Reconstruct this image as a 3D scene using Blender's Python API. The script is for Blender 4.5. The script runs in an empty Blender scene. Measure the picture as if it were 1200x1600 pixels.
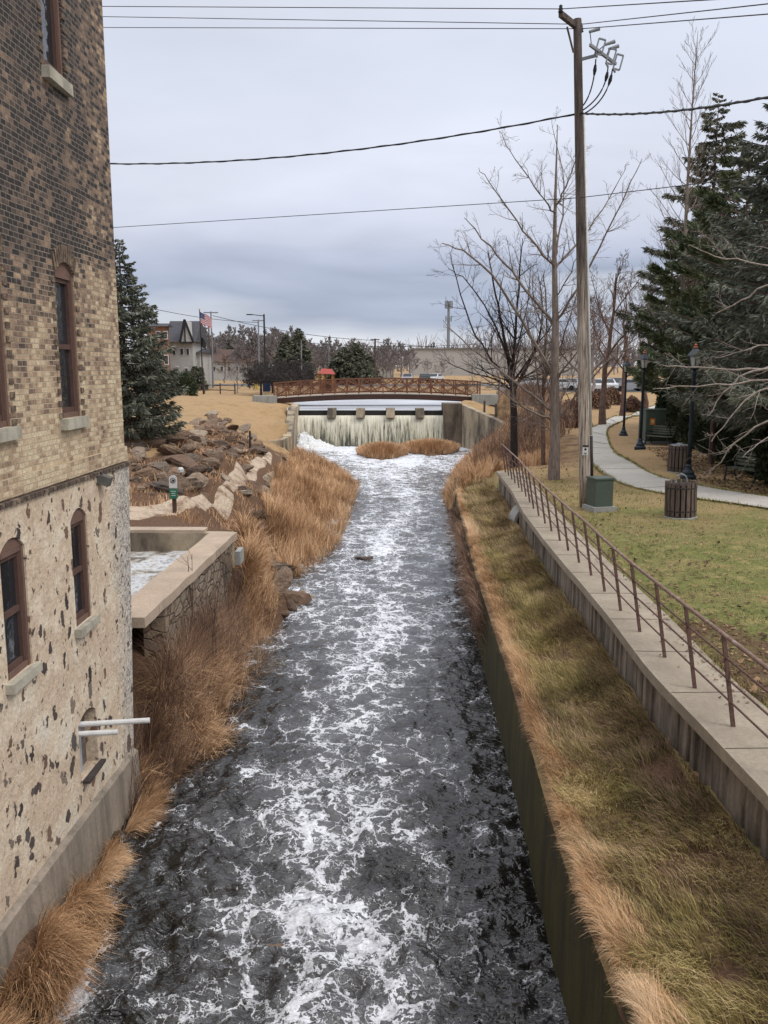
import bpy, bmesh, math, random
import numpy as np
from mathutils import Vector, Matrix
R = math.radians
random.seed(7); rng = np.random.default_rng(7)
scn = bpy.context.scene
COL = scn.collection
# ------------------------------------------------------------------ camera
F = 1350.0; PITCH = math.atan(228/1350); CZ = 3.9
cam_d = bpy.data.cameras.new('camera'); cam = bpy.data.objects.new('camera', cam_d); COL.objects.link(cam)
cam_d.sensor_fit = 'VERTICAL'; cam_d.sensor_height = 36; cam_d.lens = 36*F/1600
cam_d.clip_start = 0.1; cam_d.clip_end = 5000
cam.location = (0, 0, CZ); cam.rotation_euler = (math.pi/2-PITCH, 0, 0)
scn.camera = cam
# ------------------------------------------------------------------ world and sun
SUN_EL, SUN_AZ = 48, 118     # degrees; azimuth clockwise from +Y
w = bpy.data.worlds.new('World'); scn.world = w; w.use_nodes = True
nt = w.node_tree; nt.nodes.clear(); N = nt.nodes.new; L = nt.links.new
def wmath(op, a, b=None, c=None):
    n = N('ShaderNodeMath'); n.operation = op
    for i, v in enumerate((a, b, c)):
        if v is None: continue
        if isinstance(v, (int, float)): n.inputs[i].default_value = v
        else: L(v, n.inputs[i])
    return n.outputs[0]
tc = N('ShaderNodeTexCoord'); sep = N('ShaderNodeSeparateXYZ'); L(tc.outputs['Generated'], sep.inputs[0])
zz = wmath('MAXIMUM', sep.outputs[2], 0.0)
den = wmath('ADD', zz, 0.12)
cmb = N('ShaderNodeCombineXYZ'); L(wmath('DIVIDE', sep.outputs[0], den), cmb.inputs[0]); L(wmath('DIVIDE', sep.outputs[1], den), cmb.inputs[1])
n1 = N('ShaderNodeTexNoise'); n1.inputs['Scale'].default_value = 0.55; n1.inputs['Detail'].default_value = 5; n1.inputs['Roughness'].default_value = .5; L(cmb.outputs[0], n1.inputs['Vector'])
mp = N('ShaderNodeMapping'); mp.inputs['Scale'].default_value = (1.0, 1.0, 4.5); mp.inputs['Location'].default_value = (3.1, .4, 0); L(tc.outputs['Generated'], mp.inputs[0])
n2 = N('ShaderNodeTexNoise'); n2.inputs['Scale'].default_value = 2.6; n2.inputs['Detail'].default_value = 5; n2.inputs['Roughness'].default_value = .45; n2.inputs['Distortion'].default_value = .4; L(mp.outputs[0], n2.inputs['Vector'])
# elevation wobbled by the clouds, then the overcast layer's colour by height
el = wmath('ADD', zz, wmath('MULTIPLY', wmath('SUBTRACT', n2.outputs[0], .5), .20))
rp = N('ShaderNodeValToRGB'); L(el, rp.inputs[0]); cr = rp.color_ramp
stops = [(0.0, (.80, .83, .87)), (.035, (.78, .81, .87)), (.085, (.43, .49, .63)), (.14, (.58, .63, .79)), (.21, (.79, .83, .95)), (.30, (.75, .80, .93)),
         (.42, (.83, .86, .96)), (.65, (1.25, 1.27, 1.36)), (1.0, (2.1, 2.12, 2.2))]
cr.elements[0].position = 0; cr.elements[0].color = (*stops[0][1], 1); cr.elements[1].position = 1; cr.elements[1].color = (*stops[-1][1], 1)
for p, c in stops[1:-1]:
    e = cr.elements.new(p); e.color = (*c, 1)
mod = wmath('ADD', wmath('MULTIPLY', n1.outputs[0], .75), .66)
vm = N('ShaderNodeVectorMath'); vm.operation = 'SCALE'; L(rp.outputs[0], vm.inputs[0]); L(mod, vm.inputs['Scale'])
sky = N('ShaderNodeTexSky'); sky.sky_type = 'NISHITA'; sky.sun_disc = False; sky.sun_elevation = R(SUN_EL); sky.sun_rotation = R(SUN_AZ)
bgS = N('ShaderNodeBackground'); bgS.inputs[1].default_value = .05; L(sky.outputs[0], bgS.inputs[0])
bgC = N('ShaderNodeBackground'); bgC.inputs[1].default_value = 1.0; L(vm.outputs[0], bgC.inputs[0])
mx = N('ShaderNodeMixShader'); mx.inputs[0].default_value = .9; L(bgS.outputs[0], mx.inputs[1]); L(bgC.outputs[0], mx.inputs[2])
wo = N('ShaderNodeOutputWorld'); L(mx.outputs[0], wo.inputs[0])
sd = bpy.data.lights.new('sun', 'SUN'); sd.energy = 1.5; sd.angle = R(20); sd.color = (1, .95, .88)
so = bpy.data.objects.new('sun', sd); COL.objects.link(so)
sv = Vector((math.sin(R(SUN_AZ))*math.cos(R(SUN_EL)), math.cos(R(SUN_AZ))*math.cos(R(SUN_EL)), math.sin(R(SUN_EL))))
so.rotation_euler = sv.to_track_quat('Z', 'Y').to_euler()
scn.view_settings.view_transform = 'Standard'; scn.view_settings.look = 'None'
scn.view_settings.exposure = 0.0; scn.view_settings.gamma = 1
scn.cycles.max_bounces = 5; scn.cycles.diffuse_bounces = 2; scn.cycles.glossy_bounces = 3; scn.cycles.transparent_max_bounces = 4

# ------------------------------------------------------------------ helpers
cT, sT = math.cos(PITCH), math.sin(PITCH)
def ray(px, py):
    a = (px-600)/F; b = -(py-800)/F
    return np.array([a, cT+b*sT, -sT+b*cT])
def G(px, py, z=0.0):
    d = ray(px, py); t = (z-CZ)/d[2]; return np.array([d[0]*t, d[1]*t, z])
def P(px, py, Y):
    d = ray(px, py); t = Y/d[1]; return np.array([d[0]*t, Y, CZ+d[2]*t])
def PX(m, Y):    # metres for m pixels at depth Y
    return m*Y/F
ORG = {}
def tag(o, label=None, cat=None, group=None, kind=None):
    if label: o['label'] = label
    if cat: o['category'] = cat
    if group: o['group'] = group
    if kind: o['kind'] = kind
    return o
def empty(name, loc, label=None, cat=None, group=None):
    o = bpy.data.objects.new(name, None); o.empty_display_size = .2; COL.objects.link(o)
    o.location = [float(v) for v in loc]; ORG[o] = np.array(o.location); return tag(o, label, cat, group)
class MB:
    def __init__(s): s.v = []; s.f = []; s.sm = False
    def add(s, vs, fs):
        b = len(s.v); s.v.extend([tuple(map(float, p)) for p in vs]); s.f.extend([tuple(i+b for i in f) for f in fs]); return s
    def box(s, c, size, rz=0, rx=0, ry=0):
        M = Matrix.Rotation(rz, 3, 'Z') @ Matrix.Rotation(ry, 3, 'Y') @ Matrix.Rotation(rx, 3, 'X')
        vs = []
        for z in (-.5, .5):
            for y in (-.5, .5):
                for x in (-.5, .5):
                    p = M @ Vector((x*size[0], y*size[1], z*size[2])); vs.append((p.x+c[0], p.y+c[1], p.z+c[2]))
        return s.add(vs, [(0, 2, 3, 1), (4, 5, 7, 6), (0, 1, 5, 4), (2, 6, 7, 3), (0, 4, 6, 2), (1, 3, 7, 5)])
    def beam(s, a, b, wd, h=None, up=(0, 0, 1)):
        h = h or wd; a = Vector(a); b = Vector(b); d = (b-a).normalized(); u = Vector(up)
        if abs(d.dot(u)) > .98: u = Vector((0, 1, 0))
        r = d.cross(u).normalized(); u = r.cross(d)
        vs = [p+r*sx*wd/2+u*sz*h/2 for p in (a, b) for sx, sz in ((-1, -1), (1, -1), (1, 1), (-1, 1))]
        return s.add(vs, [(0, 1, 2, 3), (7, 6, 5, 4), (0, 4, 5, 1), (1, 5, 6, 2), (2, 6, 7, 3), (3, 7, 4, 0)])
    def tube(s, pts, rad, n=6, cap=True):
        k = len(pts); pts = [Vector(p) for p in pts]
        if not hasattr(rad, '__len__'): rad = [rad]*k
        vs = []
        for i, p in enumerate(pts):
            d = (pts[min(i+1, k-1)]-pts[max(i-1, 0)])
            d = d.normalized() if d.length > 1e-9 else Vector((0, 0, 1))
            u = Vector((0, 0, 1)) if abs(d.z) < .9 else Vector((1, 0, 0))
            a = d.cross(u).normalized(); b = a.cross(d)
            for j in range(n):
                t = 2*math.pi*j/n; vs.append(p+(a*math.cos(t)+b*math.sin(t))*rad[i])
        fs = [(i*n+j, i*n+(j+1) % n, (i+1)*n+(j+1) % n, (i+1)*n+j) for i in range(k-1) for j in range(n)]
        if cap: fs += [tuple(range(n-1, -1, -1)), tuple((k-1)*n+j for j in range(n))]
        return s.add(vs, fs)
    def lathe(s, c, prof, n=16, lean=(0, 0)):
        vs = []; k = len(prof)
        for r, z in prof:
            for j in range(n):
                t = 2*math.pi*j/n; vs.append((c[0]+lean[0]*z+r*math.cos(t), c[1]+lean[1]*z+r*math.sin(t), c[2]+z))
        fs = [(i*n+j, i*n+(j+1) % n, (i+1)*n+(j+1) % n, (i+1)*n+j) for i in range(k-1) for j in range(n)]
        fs += [tuple(range(n-1, -1, -1)), tuple((k-1)*n+j for j in range(n))]
        return s.add(vs, fs)
    def quad(s, a, b, c, d): return s.add([a, b, c, d], [(0, 1, 2, 3)])
    def build(s, name, m, parent=None, origin=None, smooth=False):
        og = ORG[parent] if parent is not None else (np.array(origin, float) if origin is not None else np.zeros(3))
        v = np.array(s.v, float)-og
        me = bpy.data.meshes.new(name); me.from_pydata(v.tolist(), [], s.f); me.materials.append(m)
        if smooth: me.polygons.foreach_set('use_smooth', [True]*len(me.polygons))
        me.update()
        o = bpy.data.objects.new(name, me); COL.objects.link(o); ORG[o] = og
        if parent is not None: o.parent = parent
        else: o.location = og.tolist()
        return o
def npmesh(name, V, Fq, m, parent=None, origin=(0, 0, 0), smooth=False, attrs=None):
    og = ORG[parent] if parent is not None else np.array(origin, float)
    V = np.asarray(V, np.float32)-og.astype(np.float32); Fq = np.asarray(Fq, np.int32)
    me = bpy.data.meshes.new(name); n, k = Fq.shape
    me.vertices.add(len(V)); me.vertices.foreach_set('co', V.ravel())
    me.loops.add(n*k); me.loops.foreach_set('vertex_index', Fq.ravel())
    me.polygons.add(n); me.polygons.foreach_set('loop_start', np.arange(0, n*k, k, dtype=np.int32))
    me.polygons.foreach_set('use_smooth', np.full(n, smooth)); me.materials.append(m)
    for an, av in (attrs or {}).items():
        a = me.attributes.new(an, 'FLOAT', 'POINT'); a.data.foreach_set('value', np.asarray(av, np.float32).ravel())
    me.update(calc_edges=True); me.validate()
    o = bpy.data.objects.new(name, me); COL.objects.link(o); ORG[o] = og
    if parent is not None: o.parent = parent
    else: o.location = og.tolist()
    return o
def copy_tree(o, loc=None, parent=None):
    c = o.copy(); COL.objects.link(c)
    if parent is not None: c.parent = parent
    if loc is not None: c.location = [float(q) for q in loc]
    for ch in list(o.children): copy_tree(ch, None, c)
    return c
# numpy noise
def _h(ix, iy, s):
    v = np.sin(ix*127.1+iy*311.7+s*74.7)*43758.5453; return v-np.floor(v)
def vnoise(x, y, s=0):
    x = np.asarray(x, float); y = np.asarray(y, float)
    xi = np.floor(x); yi = np.floor(y); fx = x-xi; fy = y-yi; fx = fx*fx*(3-2*fx); fy = fy*fy*(3-2*fy)
    return (_h(xi, yi, s)*(1-fx)+_h(xi+1, yi, s)*fx)*(1-fy)+(_h(xi, yi+1, s)*(1-fx)+_h(xi+1, yi+1, s)*fx)*fy
def fbm(x, y, s=0, o=4):
    a = 0; t = 0; am = 1
    for i in range(o): a = a+am*vnoise(x*2**i, y*2**i, s+i); t += am; am *= .5
    return a/t
def sstep(a, b, x):
    t = np.clip((np.asarray(x, float)-a)/(b-a), 0, 1); return t*t*(3-2*t)

# ------------------------------------------------------------------ materials
class NT:
    def __init__(s, name):
        s.m = bpy.data.materials.new(name); s.m.use_nodes = True; s.t = s.m.node_tree; s.b = s.t.nodes['Principled BSDF']
        s.pos = s.t.nodes.new('ShaderNodeNewGeometry').outputs['Position']; s.b.inputs['Specular IOR Level'].default_value = .25
    def n(s, ty): return s.t.nodes.new(ty)
    def l(s, a, b): s.t.links.new(a, b)
    def put(s, inp, v):
        if isinstance(v, (int, float)): inp.default_value = v
        elif isinstance(v, (tuple, list)): inp.default_value = (*v, 1) if len(v) == 3 and len(inp.default_value) == 4 else v
        else: s.l(v, inp)
    def math(s, op, a, b=None, c=None, clamp=False):
        n = s.n('ShaderNodeMath'); n.operation = op; n.use_clamp = clamp
        for i, v in enumerate((a, b, c)):
            if v is not None: s.put(n.inputs[i], v)
        return n.outputs[0]
    def map(s, sc=(1, 1, 1), loc=(0, 0, 0), rot=(0, 0, 0), src=None):
        n = s.n('ShaderNodeMapping'); n.inputs['Scale'].default_value = sc; n.inputs['Location'].default_value = loc; n.inputs['Rotation'].default_value = rot
        s.l(src or s.pos, n.inputs[0]); return n.outputs[0]
    def noise(s, scale, detail=4, rough=.55, vec=None, dist=0, col=False):
        n = s.n('ShaderNodeTexNoise'); n.inputs['Scale'].default_value = scale; n.inputs['Detail'].default_value = detail
        n.inputs['Roughness'].default_value = rough; n.inputs['Distortion'].default_value = dist; s.l(vec or s.pos, n.inputs['Vector']); return n.outputs[1 if col else 0]
    def vor(s, scale, vec=None, feat='F1', out='Distance', rand=1):
        n = s.n('ShaderNodeTexVoronoi'); n.feature = feat; n.inputs['Scale'].default_value = scale; n.inputs['Randomness'].default_value = rand; s.l(vec or s.pos, n.inputs['Vector']); return n.outputs[out]
    def ramp(s, fac, stops):
        n = s.n('ShaderNodeValToRGB'); s.put(n.inputs[0], fac); c = n.color_ramp
        f3 = lambda q: (q, q, q, 1) if isinstance(q, (int, float)) else (*q, 1)
        c.elements[0].position = stops[0][0]; c.elements[0].color = f3(stops[0][1]); c.elements[1].position = stops[-1][0]; c.elements[1].color = f3(stops[-1][1])
        for p, q in stops[1:-1]: c.elements.new(p).color = f3(q)
        return n.outputs[0]
    def mix(s, fac, a, b, mode='MIX'):
        n = s.n('ShaderNodeMix'); n.data_type = 'RGBA'; n.blend_type = mode; s.put(n.inputs[0], fac); s.put(n.inputs[6], a); s.put(n.inputs[7], b); return n.outputs[2]
    def attr(s, nm):
        n = s.n('ShaderNodeAttribute'); n.attribute_name = nm; return n.outputs['Fac']
    def sepz(s, src=None):
        n = s.n('ShaderNodeSeparateXYZ'); s.l(src or s.pos, n.inputs[0]); return n.outputs
    def bump(s, h, st=.5, dist=.02, prev=None):
        n = s.n('ShaderNodeBump'); n.inputs['Strength'].default_value = st; n.inputs['Distance'].default_value = dist; s.put(n.inputs['Height'], h)
        if prev is not None: s.l(prev, n.inputs['Normal'])
        return n.outputs[0]
    def done(s, col=None, rough=None, nor=None, metal=None):
        if col is not None: s.put(s.b.inputs['Base Color'], col)
        if rough is not None: s.put(s.b.inputs['Roughness'], rough)
        if nor is not None: s.l(nor, s.b.inputs['Normal'])
        if metal is not None: s.put(s.b.inputs['Metallic'], metal)
        return s.m
MC = {}
def M(name, c1, c2=None, scale=3, rough=.8, bump=.3, bd=.01, c3=None, sc=(1, 1, 1), metal=0, attr=None, lo=.3, hi=.7, detail=6):
    """two or three colour weathered surface; attr adds a per-blade tint"""
    if name in MC: return MC[name]
    t = NT(name); c2 = c2 or tuple(q*.75 for q in c1)
    v = t.map(sc)
    f = t.noise(scale, detail, .6, v)
    st = [(lo, c1), (hi, c2)] if c3 is None else [(lo, c1), ((lo+hi)/2, c2), (hi, c3)]
    if attr:
        f = t.math('ADD', t.math('MULTIPLY', t.attr(attr), .6), t.math('MULTIPLY', f, .4))
    col = t.ramp(f, st)
    f2 = t.noise(scale*7, 4, .6, v)
    nor = t.bump(f2, bump, bd) if bump else None
    col = t.mix(.35, col, t.ramp(f2, [(.25, .35), (.75, 1.0)]), 'MULTIPLY')
    MC[name] = t.done(col, rough, nor, metal); return MC[name]

def mat_brick():
    t = NT('cream_brick'); s = t.sepz(); 
    wv = t.noise(1.2, 2, .5); wob = t.math('MULTIPLY', t.math('SUBTRACT', wv, .5), .03)
    c = t.n('ShaderNodeCombineXYZ'); t.l(s[1], c.inputs[0]); t.l(t.math('ADD', s[2], wob), c.inputs[1])
    b = t.n('ShaderNodeTexBrick'); t.l(c.outputs[0], b.inputs['Vector'])
    for k, q in (('Scale', 1), ('Mortar Size', .006), ('Mortar Smooth', .3), ('Bias', 0), ('Brick Width', .115), ('Row Height', .060)): b.inputs[k].default_value = q
    b.inputs['Color1'].default_value = (0, 0, 0, 1); b.inputs['Color2'].default_value = (1, 1, 1, 1); b.inputs['Mortar'].default_value = (.5, .5, .5, 1)
    b.offset = .5; b.squash = 1.45; b.squash_frequency = 4
    rnd = b.outputs['Color']
    stain = t.noise(.55, 5, .6, t.map((1, 1.3, .8), (4, 2, 1)))
    up = t.math('MULTIPLY', t.math('SUBTRACT', s[2], 3.9), .16)          # soot is heavier on the upper storeys
    up = t.math('MAXIMUM', t.math('MINIMUM', up, .42), -.12)
    band = t.math('MULTIPLY', t.ramp(t.math('DIVIDE', t.math('SUBTRACT', s[2], 4.9), 1.6), [(0, 0.0), (.25, 1.0), (.5, .5), (1, .25)]), .24)
    patch = t.noise(2.2, 3, .5)
    val = t.math('ADD', t.math('MULTIPLY', rnd, .48), t.math('MULTIPLY', stain, .44))
    val = t.math('ADD', val, up); val = t.math('ADD', val, band)
    val = t.math('ADD', val, t.math('MULTIPLY', t.math('SUBTRACT', patch, .5), .8))
    val = t.math('ADD', val, t.math('MULTIPLY', t.math('SUBTRACT', t.noise(11, 3, .6), .5), .35))
    val = t.math('ADD', val, t.math('MULTIPLY', t.math('MULTIPLY', t.math('SUBTRACT', 11.2, s[1]), t.math('MULTIPLY', t.math('SUBTRACT', s[2], 4.2), .25, clamp=True)), .10))
    gap = t.math('SUBTRACT', s[1], 11.3); val = t.math('SUBTRACT', val, t.math('MULTIPLY', t.math('MAXIMUM', gap, 0), .12))
    col = t.ramp(val, [(.10, (.68, .56, .38)), (.34, (.58, .44, .29)), (.54, (.38, .26, .17)), (.72, (.20, .135, .10)), (.86, (.085, .065, .055)), (.97, (.045, .038, .036))])
    fine = t.noise(34, 4, .7); col = t.mix(.75, col, t.ramp(fine, [(.3, .35), (.62, 1.1)]), 'MULTIPLY')
    mort = t.ramp(t.math('ADD', up, stain), [(.4, (.50, .40, .28)), (.8, (.20, .17, .14))])
    col = t.mix(b.outputs['Fac'], col, mort)
    h = t.math('SUBTRACT', t.math('MULTIPLY', fine, .25), b.outputs['Fac'])
    n = t.bump(h, .9, .012)
    return t.done(col, .9, n)
def mat_rubble():
    t = NT('parged_rubble'); s = t.sepz()
    edge = t.math('MULTIPLY', t.math('SUBTRACT', t.math('ADD', s[1], t.math('MULTIPLY', t.noise(1.5, 3), .9)), 11.9), 1.8, clamp=True)
    dv = t.n('ShaderNodeVectorMath'); dv.operation = 'ADD'
    nz = t.n('ShaderNodeVectorMath'); nz.operation = 'SCALE'; nz.inputs['Scale'].default_value = .35; t.l(t.noise(5, 4, .6, col=True), nz.inputs[0])
    t.l(t.map((1, 1.25, .85)), dv.inputs[0]); t.l(nz.outputs[0], dv.inputs[1])
    vec = dv.outputs[0]
    d = t.vor(4.2, vec); cr = t.vor(4.2, vec, out='Color'); cs = t.sepz(cr)
    thr = t.math('MULTIPLY', t.math('SUBTRACT', cs[0], t.math('SUBTRACT', .34, t.math('MULTIPLY', edge, .15))), .60)
    lowv = t.math('MULTIPLY', t.math('SUBTRACT', .9, s[2]), .03, clamp=True); thr = t.math('ADD', thr, lowv)
    stone = t.math('MULTIPLY', t.math('SUBTRACT', thr, d), 30, clamp=True)
    d2 = t.vor(9.5, vec); c2 = t.sepz(t.vor(9.5, vec, out='Color')); st2 = t.math('MULTIPLY', t.math('SUBTRACT', t.math('MULTIPLY', t.math('SUBTRACT', c2[0], .50), .75), d2), 30, clamp=True); stone = t.math('MAXIMUM', stone, st2)
    sc = t.ramp(cs[1], [(.0, (.06, .05, .05)), (.35, (.15, .11, .09)), (.55, (.24, .14, .09)), (.8, (.12, .11, .10)), (1, (.32, .25, .19))])
    sc = t.mix(.6, sc, t.ramp(t.noise(40, 3), [(.3, .4), (.7, 1.0)]), 'MULTIPLY')
    n1 = t.noise(1.6, 6, .6); n2 = t.noise(14, 5, .65)
    pg = t.ramp(n1, [(.3, (.74, .62, .47)), (.45, (.60, .46, .33)), (.58, (.72, .60, .45)), (.7, (.72, .65, .54))])
    pg = t.mix(edge, pg, t.ramp(n2, [(.3, (.58, .53, .46)), (.55, (.70, .64, .56)), (.7, (.46, .32, .24))]))
    crack = t.ramp(t.math('ABSOLUTE', t.math('SUBTRACT', t.noise(3.5, 5, .6, t.map((1, 1.6, 1.0))), .5)), [(0, .2), (.012, .55), (.03, 1.0)])
    pg = t.mix(t.math('ADD', .25, t.math('MULTIPLY', edge, .6)), pg, t.mix(1, pg, crack, 'MULTIPLY'))
    pg = t.mix(.5, pg, t.ramp(t.noise(32, 4), [(.3, .6), (.6, 1.0)]), 'MULTIPLY')
    dirt = t.math('MULTIPLY', t.math('SUBTRACT', -1.0, s[2]), .5, clamp=True)
    col = t.mix(stone, pg, sc); col = t.mix(t.math('MULTIPLY', dirt, .4), col, (.30, .27, .24))
    h = t.math('ADD', t.math('MULTIPLY', n2, t.math('ADD', .5, t.math('MULTIPLY', edge, 1.6))), t.math('MULTIPLY', stone, .5))
    h = t.math('ADD', h, t.math('MULTIPLY', t.noise(3, 4), .6))
    return t.done(col, .92, t.bump(h, .9, .05))
def mat_ground():
    t = NT('dry_lawn'); s = t.sepz()
    big = t.noise(.22, 6, .62); med = t.noise(1.6, 5, .6); fine = t.noise(22, 5, .7); vf = t.noise(90, 3, .7)
    gm = t.attr('green'); rk = t.attr('soil')
    tan = t.ramp(t.math('ADD', t.math('MULTIPLY', med, .5), t.math('MULTIPLY', big, .5)), [(.33, (.28, .18, .09)), (.5, (.42, .28, .145)), (.66, (.31, .205, .11))])
    grn = t.ramp(med, [(.3, (.22, .215, .065)), (.5, (.155, .17, .05)), (.68, (.33, .27, .11))])
    f = t.math('ADD', gm, t.math('MULTIPLY', t.math('SUBTRACT', t.noise(.8, 6, .65), .5), 2.6), clamp=True)
    f = t.math('MULTIPLY', f, t.ramp(gm, [(.0, 0.0), (.15, 1.0)]))
    col = t.mix(f, tan, grn)
    col = t.mix(.75, col, t.ramp(fine, [(.25, .45), (.6, 1.0), (.8, 1.25)]), 'MULTIPLY')
    col = t.mix(.4, col, t.ramp(vf, [(.3, .5), (.7, 1.2)]), 'MULTIPLY')
    soil = t.ramp(fine, [(.3, (.06, .035, .022)), (.6, (.15, .085, .05)), (.75, (.26, .16, .09))])
    sf = t.math('MULTIPLY', t.math('SUBTRACT', t.math('ADD', rk, t.math('MULTIPLY', t.math('SUBTRACT', med, .5), .8)), .35), 4, clamp=True)
    sf = t.math('MULTIPLY', sf, t.ramp(rk, [(.0, 0.0), (.1, 1.0)]))
    col = t.mix(sf, col, soil)
    n = t.bump(t.math('ADD', fine, t.math('MULTIPLY', vf, .5)), .7, .03)
    return t.done(col, 1.0, n)
def mat_concrete(name, c1, c2, stain=.5, stc=(.06, .055, .05), vert=True, sc=1.0, moss=0):
    t = NT(name)
    a = t.noise(1.3*sc, 6, .6); b = t.noise(16*sc, 5, .6)
    st = t.noise(1.1*sc, 6, .65, t.map((3.5, 3.5, .35) if vert is True else (1, 1, 1) if not vert else vert, (2, 5, 1)))
    col = t.ramp(a, [(.3, c1), (.7, c2)])
    col = t.mix(.5, col, t.ramp(b, [(.3, .6), (.7, 1.1)]), 'MULTIPLY')
    col = t.mix(t.math('MULTIPLY', t.ramp(st, [(.42, 0.0), (.62, 1.0)]), stain), col, stc)
    if moss: col = t.mix(t.math('MULTIPLY', t.ramp(t.noise(2, 5, .6, t.map((2, 2, .5))), [(.4, 0.0), (.6, 1.0)]), moss), col, (.085, .08, .02))
    return t.done(col, .9, t.bump(t.math('ADD', b, t.noise(70, 3)), .5, .012))
def mat_water():
    t = NT('river_water'); s = t.sepz()
    dens = t.attr('foam'); turb = t.attr('turb')
    dv = t.n('ShaderNodeVectorMath'); dv.operation = 'ADD'
    nz = t.n('ShaderNodeVectorMath'); nz.operation = 'SCALE'; nz.inputs['Scale'].default_value = .9; t.l(t.noise(1.5, 5, .65, col=True), nz.inputs[0])
    t.l(t.map((1.0, .8, 1)), dv.inputs[0]); t.l(nz.outputs[0], dv.inputs[1]); vec = dv.outputs[0]
    w2 = t.n('ShaderNodeVectorMath'); w2.operation = 'ADD'; z2 = t.n('ShaderNodeVectorMath'); z2.operation = 'SCALE'; z2.inputs['Scale'].default_value = .28; t.l(t.noise(5, 4, .6, col=True), z2.inputs[0]); t.l(vec, w2.inputs[0]); t.l(z2.outputs[0], w2.inputs[1]); v2 = w2.outputs[0]
    e1 = t.vor(1.9, v2, feat='DISTANCE_TO_EDGE'); e2 = t.vor(4.8, v2, feat='DISTANCE_TO_EDGE')
    fine = t.noise(8, 5, .62, v2); med = t.noise(1.1, 6, .62, v2); gate = t.noise(2.3, 4, .6, v2)
    k = t.math('ADD', dens, t.math('MULTIPLY', t.math('SUBTRACT', med, .5), 1.7))
    fj = t.math('MULTIPLY', t.math('SUBTRACT', fine, .5), .16)
    g1 = t.math('ADD', k, t.math('MULTIPLY', t.math('SUBTRACT', gate, .5), 1.5))
    l1 = t.math('SUBTRACT', t.math('MULTIPLY', g1, .135), t.math('ADD', e1, fj))
    l4 = t.math('SUBTRACT', t.math('MULTIPLY', t.math('SUBTRACT', g1, .15), .15), t.math('ADD', e2, fj))
    l3 = t.math('MULTIPLY', t.math('SUBTRACT', t.math('ADD', k, t.math('MULTIPLY', t.math('SUBTRACT', fine, .5), 1.3)), .86), .2)
    m = t.math('MAXIMUM', l1, t.math('MAXIMUM', l3, l4))
    foam = t.math('MULTIPLY', m, 26, clamp=True)
    foam = t.math('MULTIPLY', foam, t.ramp(fine, [(.3, .72), (.55, 1.0)]))
    foam = t.math('MAXIMUM', foam, t.math('MULTIPLY', t.math('SUBTRACT', k, .05), .24, clamp=True))  # beyond real foam, a pale veil in the colour imitates silvery sky reflection
    fc = t.ramp(fine, [(.25, (.50, .51, .54)), (.6, (.76, .78, .82))])
    col = t.mix(foam, (.012, .011, .0095), fc)
    r1 = t.noise(2.2, 3, .5, t.map((.85, 1.7, 1)), .9); r2 = t.noise(6.5, 3, .5, t.map((.8, 1.5, 1)), 1.2); r3 = t.noise(20, 2, .5, t.map((.7, 1.6, 1)), .5)
    rg = t.math('SUBTRACT', .5, t.math('ABSOLUTE', t.math('SUBTRACT', t.noise(3.6, 3, .5, t.map((.8, 1.6, 1), (3, 1, 0)), .8), .5)))
    hh = t.math('ADD', t.math('MULTIPLY', r1, 1.3), t.math('ADD', t.math('MULTIPLY', r2, .65), t.math('MULTIPLY', r3, .10)))
    hh = t.math('ADD', t.math('MULTIPLY', rg, 1.2), hh); hh = t.math('ADD', hh, t.math('MULTIPLY', foam, .12))
    n = t.bump(hh, .9, .10); bn = [q for q in t.t.nodes if q.type == 'BUMP'][-1]; t.put(bn.inputs['Strength'], t.math('SUBTRACT', .95, t.math('MULTIPLY', t.math('SUBTRACT', s[1], 9), .028, clamp=True)) if False else t.math('MAXIMUM', .30, t.math('SUBTRACT', 1.05, t.math('MULTIPLY', s[1], .032))))
    rough = t.math('ADD', .03, t.math('MULTIPLY', foam, .7))
    t.b.inputs['IOR'].default_value = 1.33; t.b.inputs['Specular IOR Level'].default_value = 1.0
    return t.done(col, rough, n)
def mat_fall():
    t = NT('falling_water')
    f1 = t.noise(1.0, 5, .6, t.map((7, 1, .45))); f2 = t.noise(1.0, 5, .7, t.map((22, 4, 2.2)))
    h = t.attr('fall')      # 0 at the lip, 1 at the foot
    gap = t.math('ADD', t.math('MULTIPLY', f1, .8), t.math('MULTIPLY', f2, .45))
    gap = t.math('ADD', gap, t.math('MULTIPLY', t.math('SUBTRACT', .42, h), .26))
    col = t.ramp(gap, [(.42, (.045, .05, .04)), (.51, (.22, .21, .16)), (.58, (.46, .43, .32)), (.74, (.68, .64, .52))])
    return t.done(col, .45, t.bump(f2, .8, .08))
def mat_bark(name, c1, c2, z=.25, sc=14, bd=.02):
    t = NT(name); v = t.map((1, 1, z)); a = t.noise(sc, 6, .65, v); b = t.noise(2, 3)
    col = t.ramp(a, [(.35, c2), (.6, c1)]); col = t.mix(.5, col, t.ramp(b, [(.3, .6), (.7, 1.1)]), 'MULTIPLY')
    return t.done(col, .95, t.bump(a, .8, bd))
def mat_glass():
    t = NT('window_glass'); t.b.inputs['Specular IOR Level'].default_value = .8
    return t.done(t.ramp(t.noise(1.5, 2), [(.3, (.012, .014, .017)), (.7, (.03, .033, .038))]), .06, t.bump(t.noise(3.5, 2), .25, .05))
def mat_leaf(name, c1, c2, c3=None):
    t = NT(name); a = t.math('ADD', t.math('MULTIPLY', t.attr('tint'), .55), t.math('MULTIPLY', t.noise(1.1, 3), .45))
    return t.done(t.ramp(a, [(.25, c1), (.5, c2), (.8, c3 or c2)]), .75)
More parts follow.
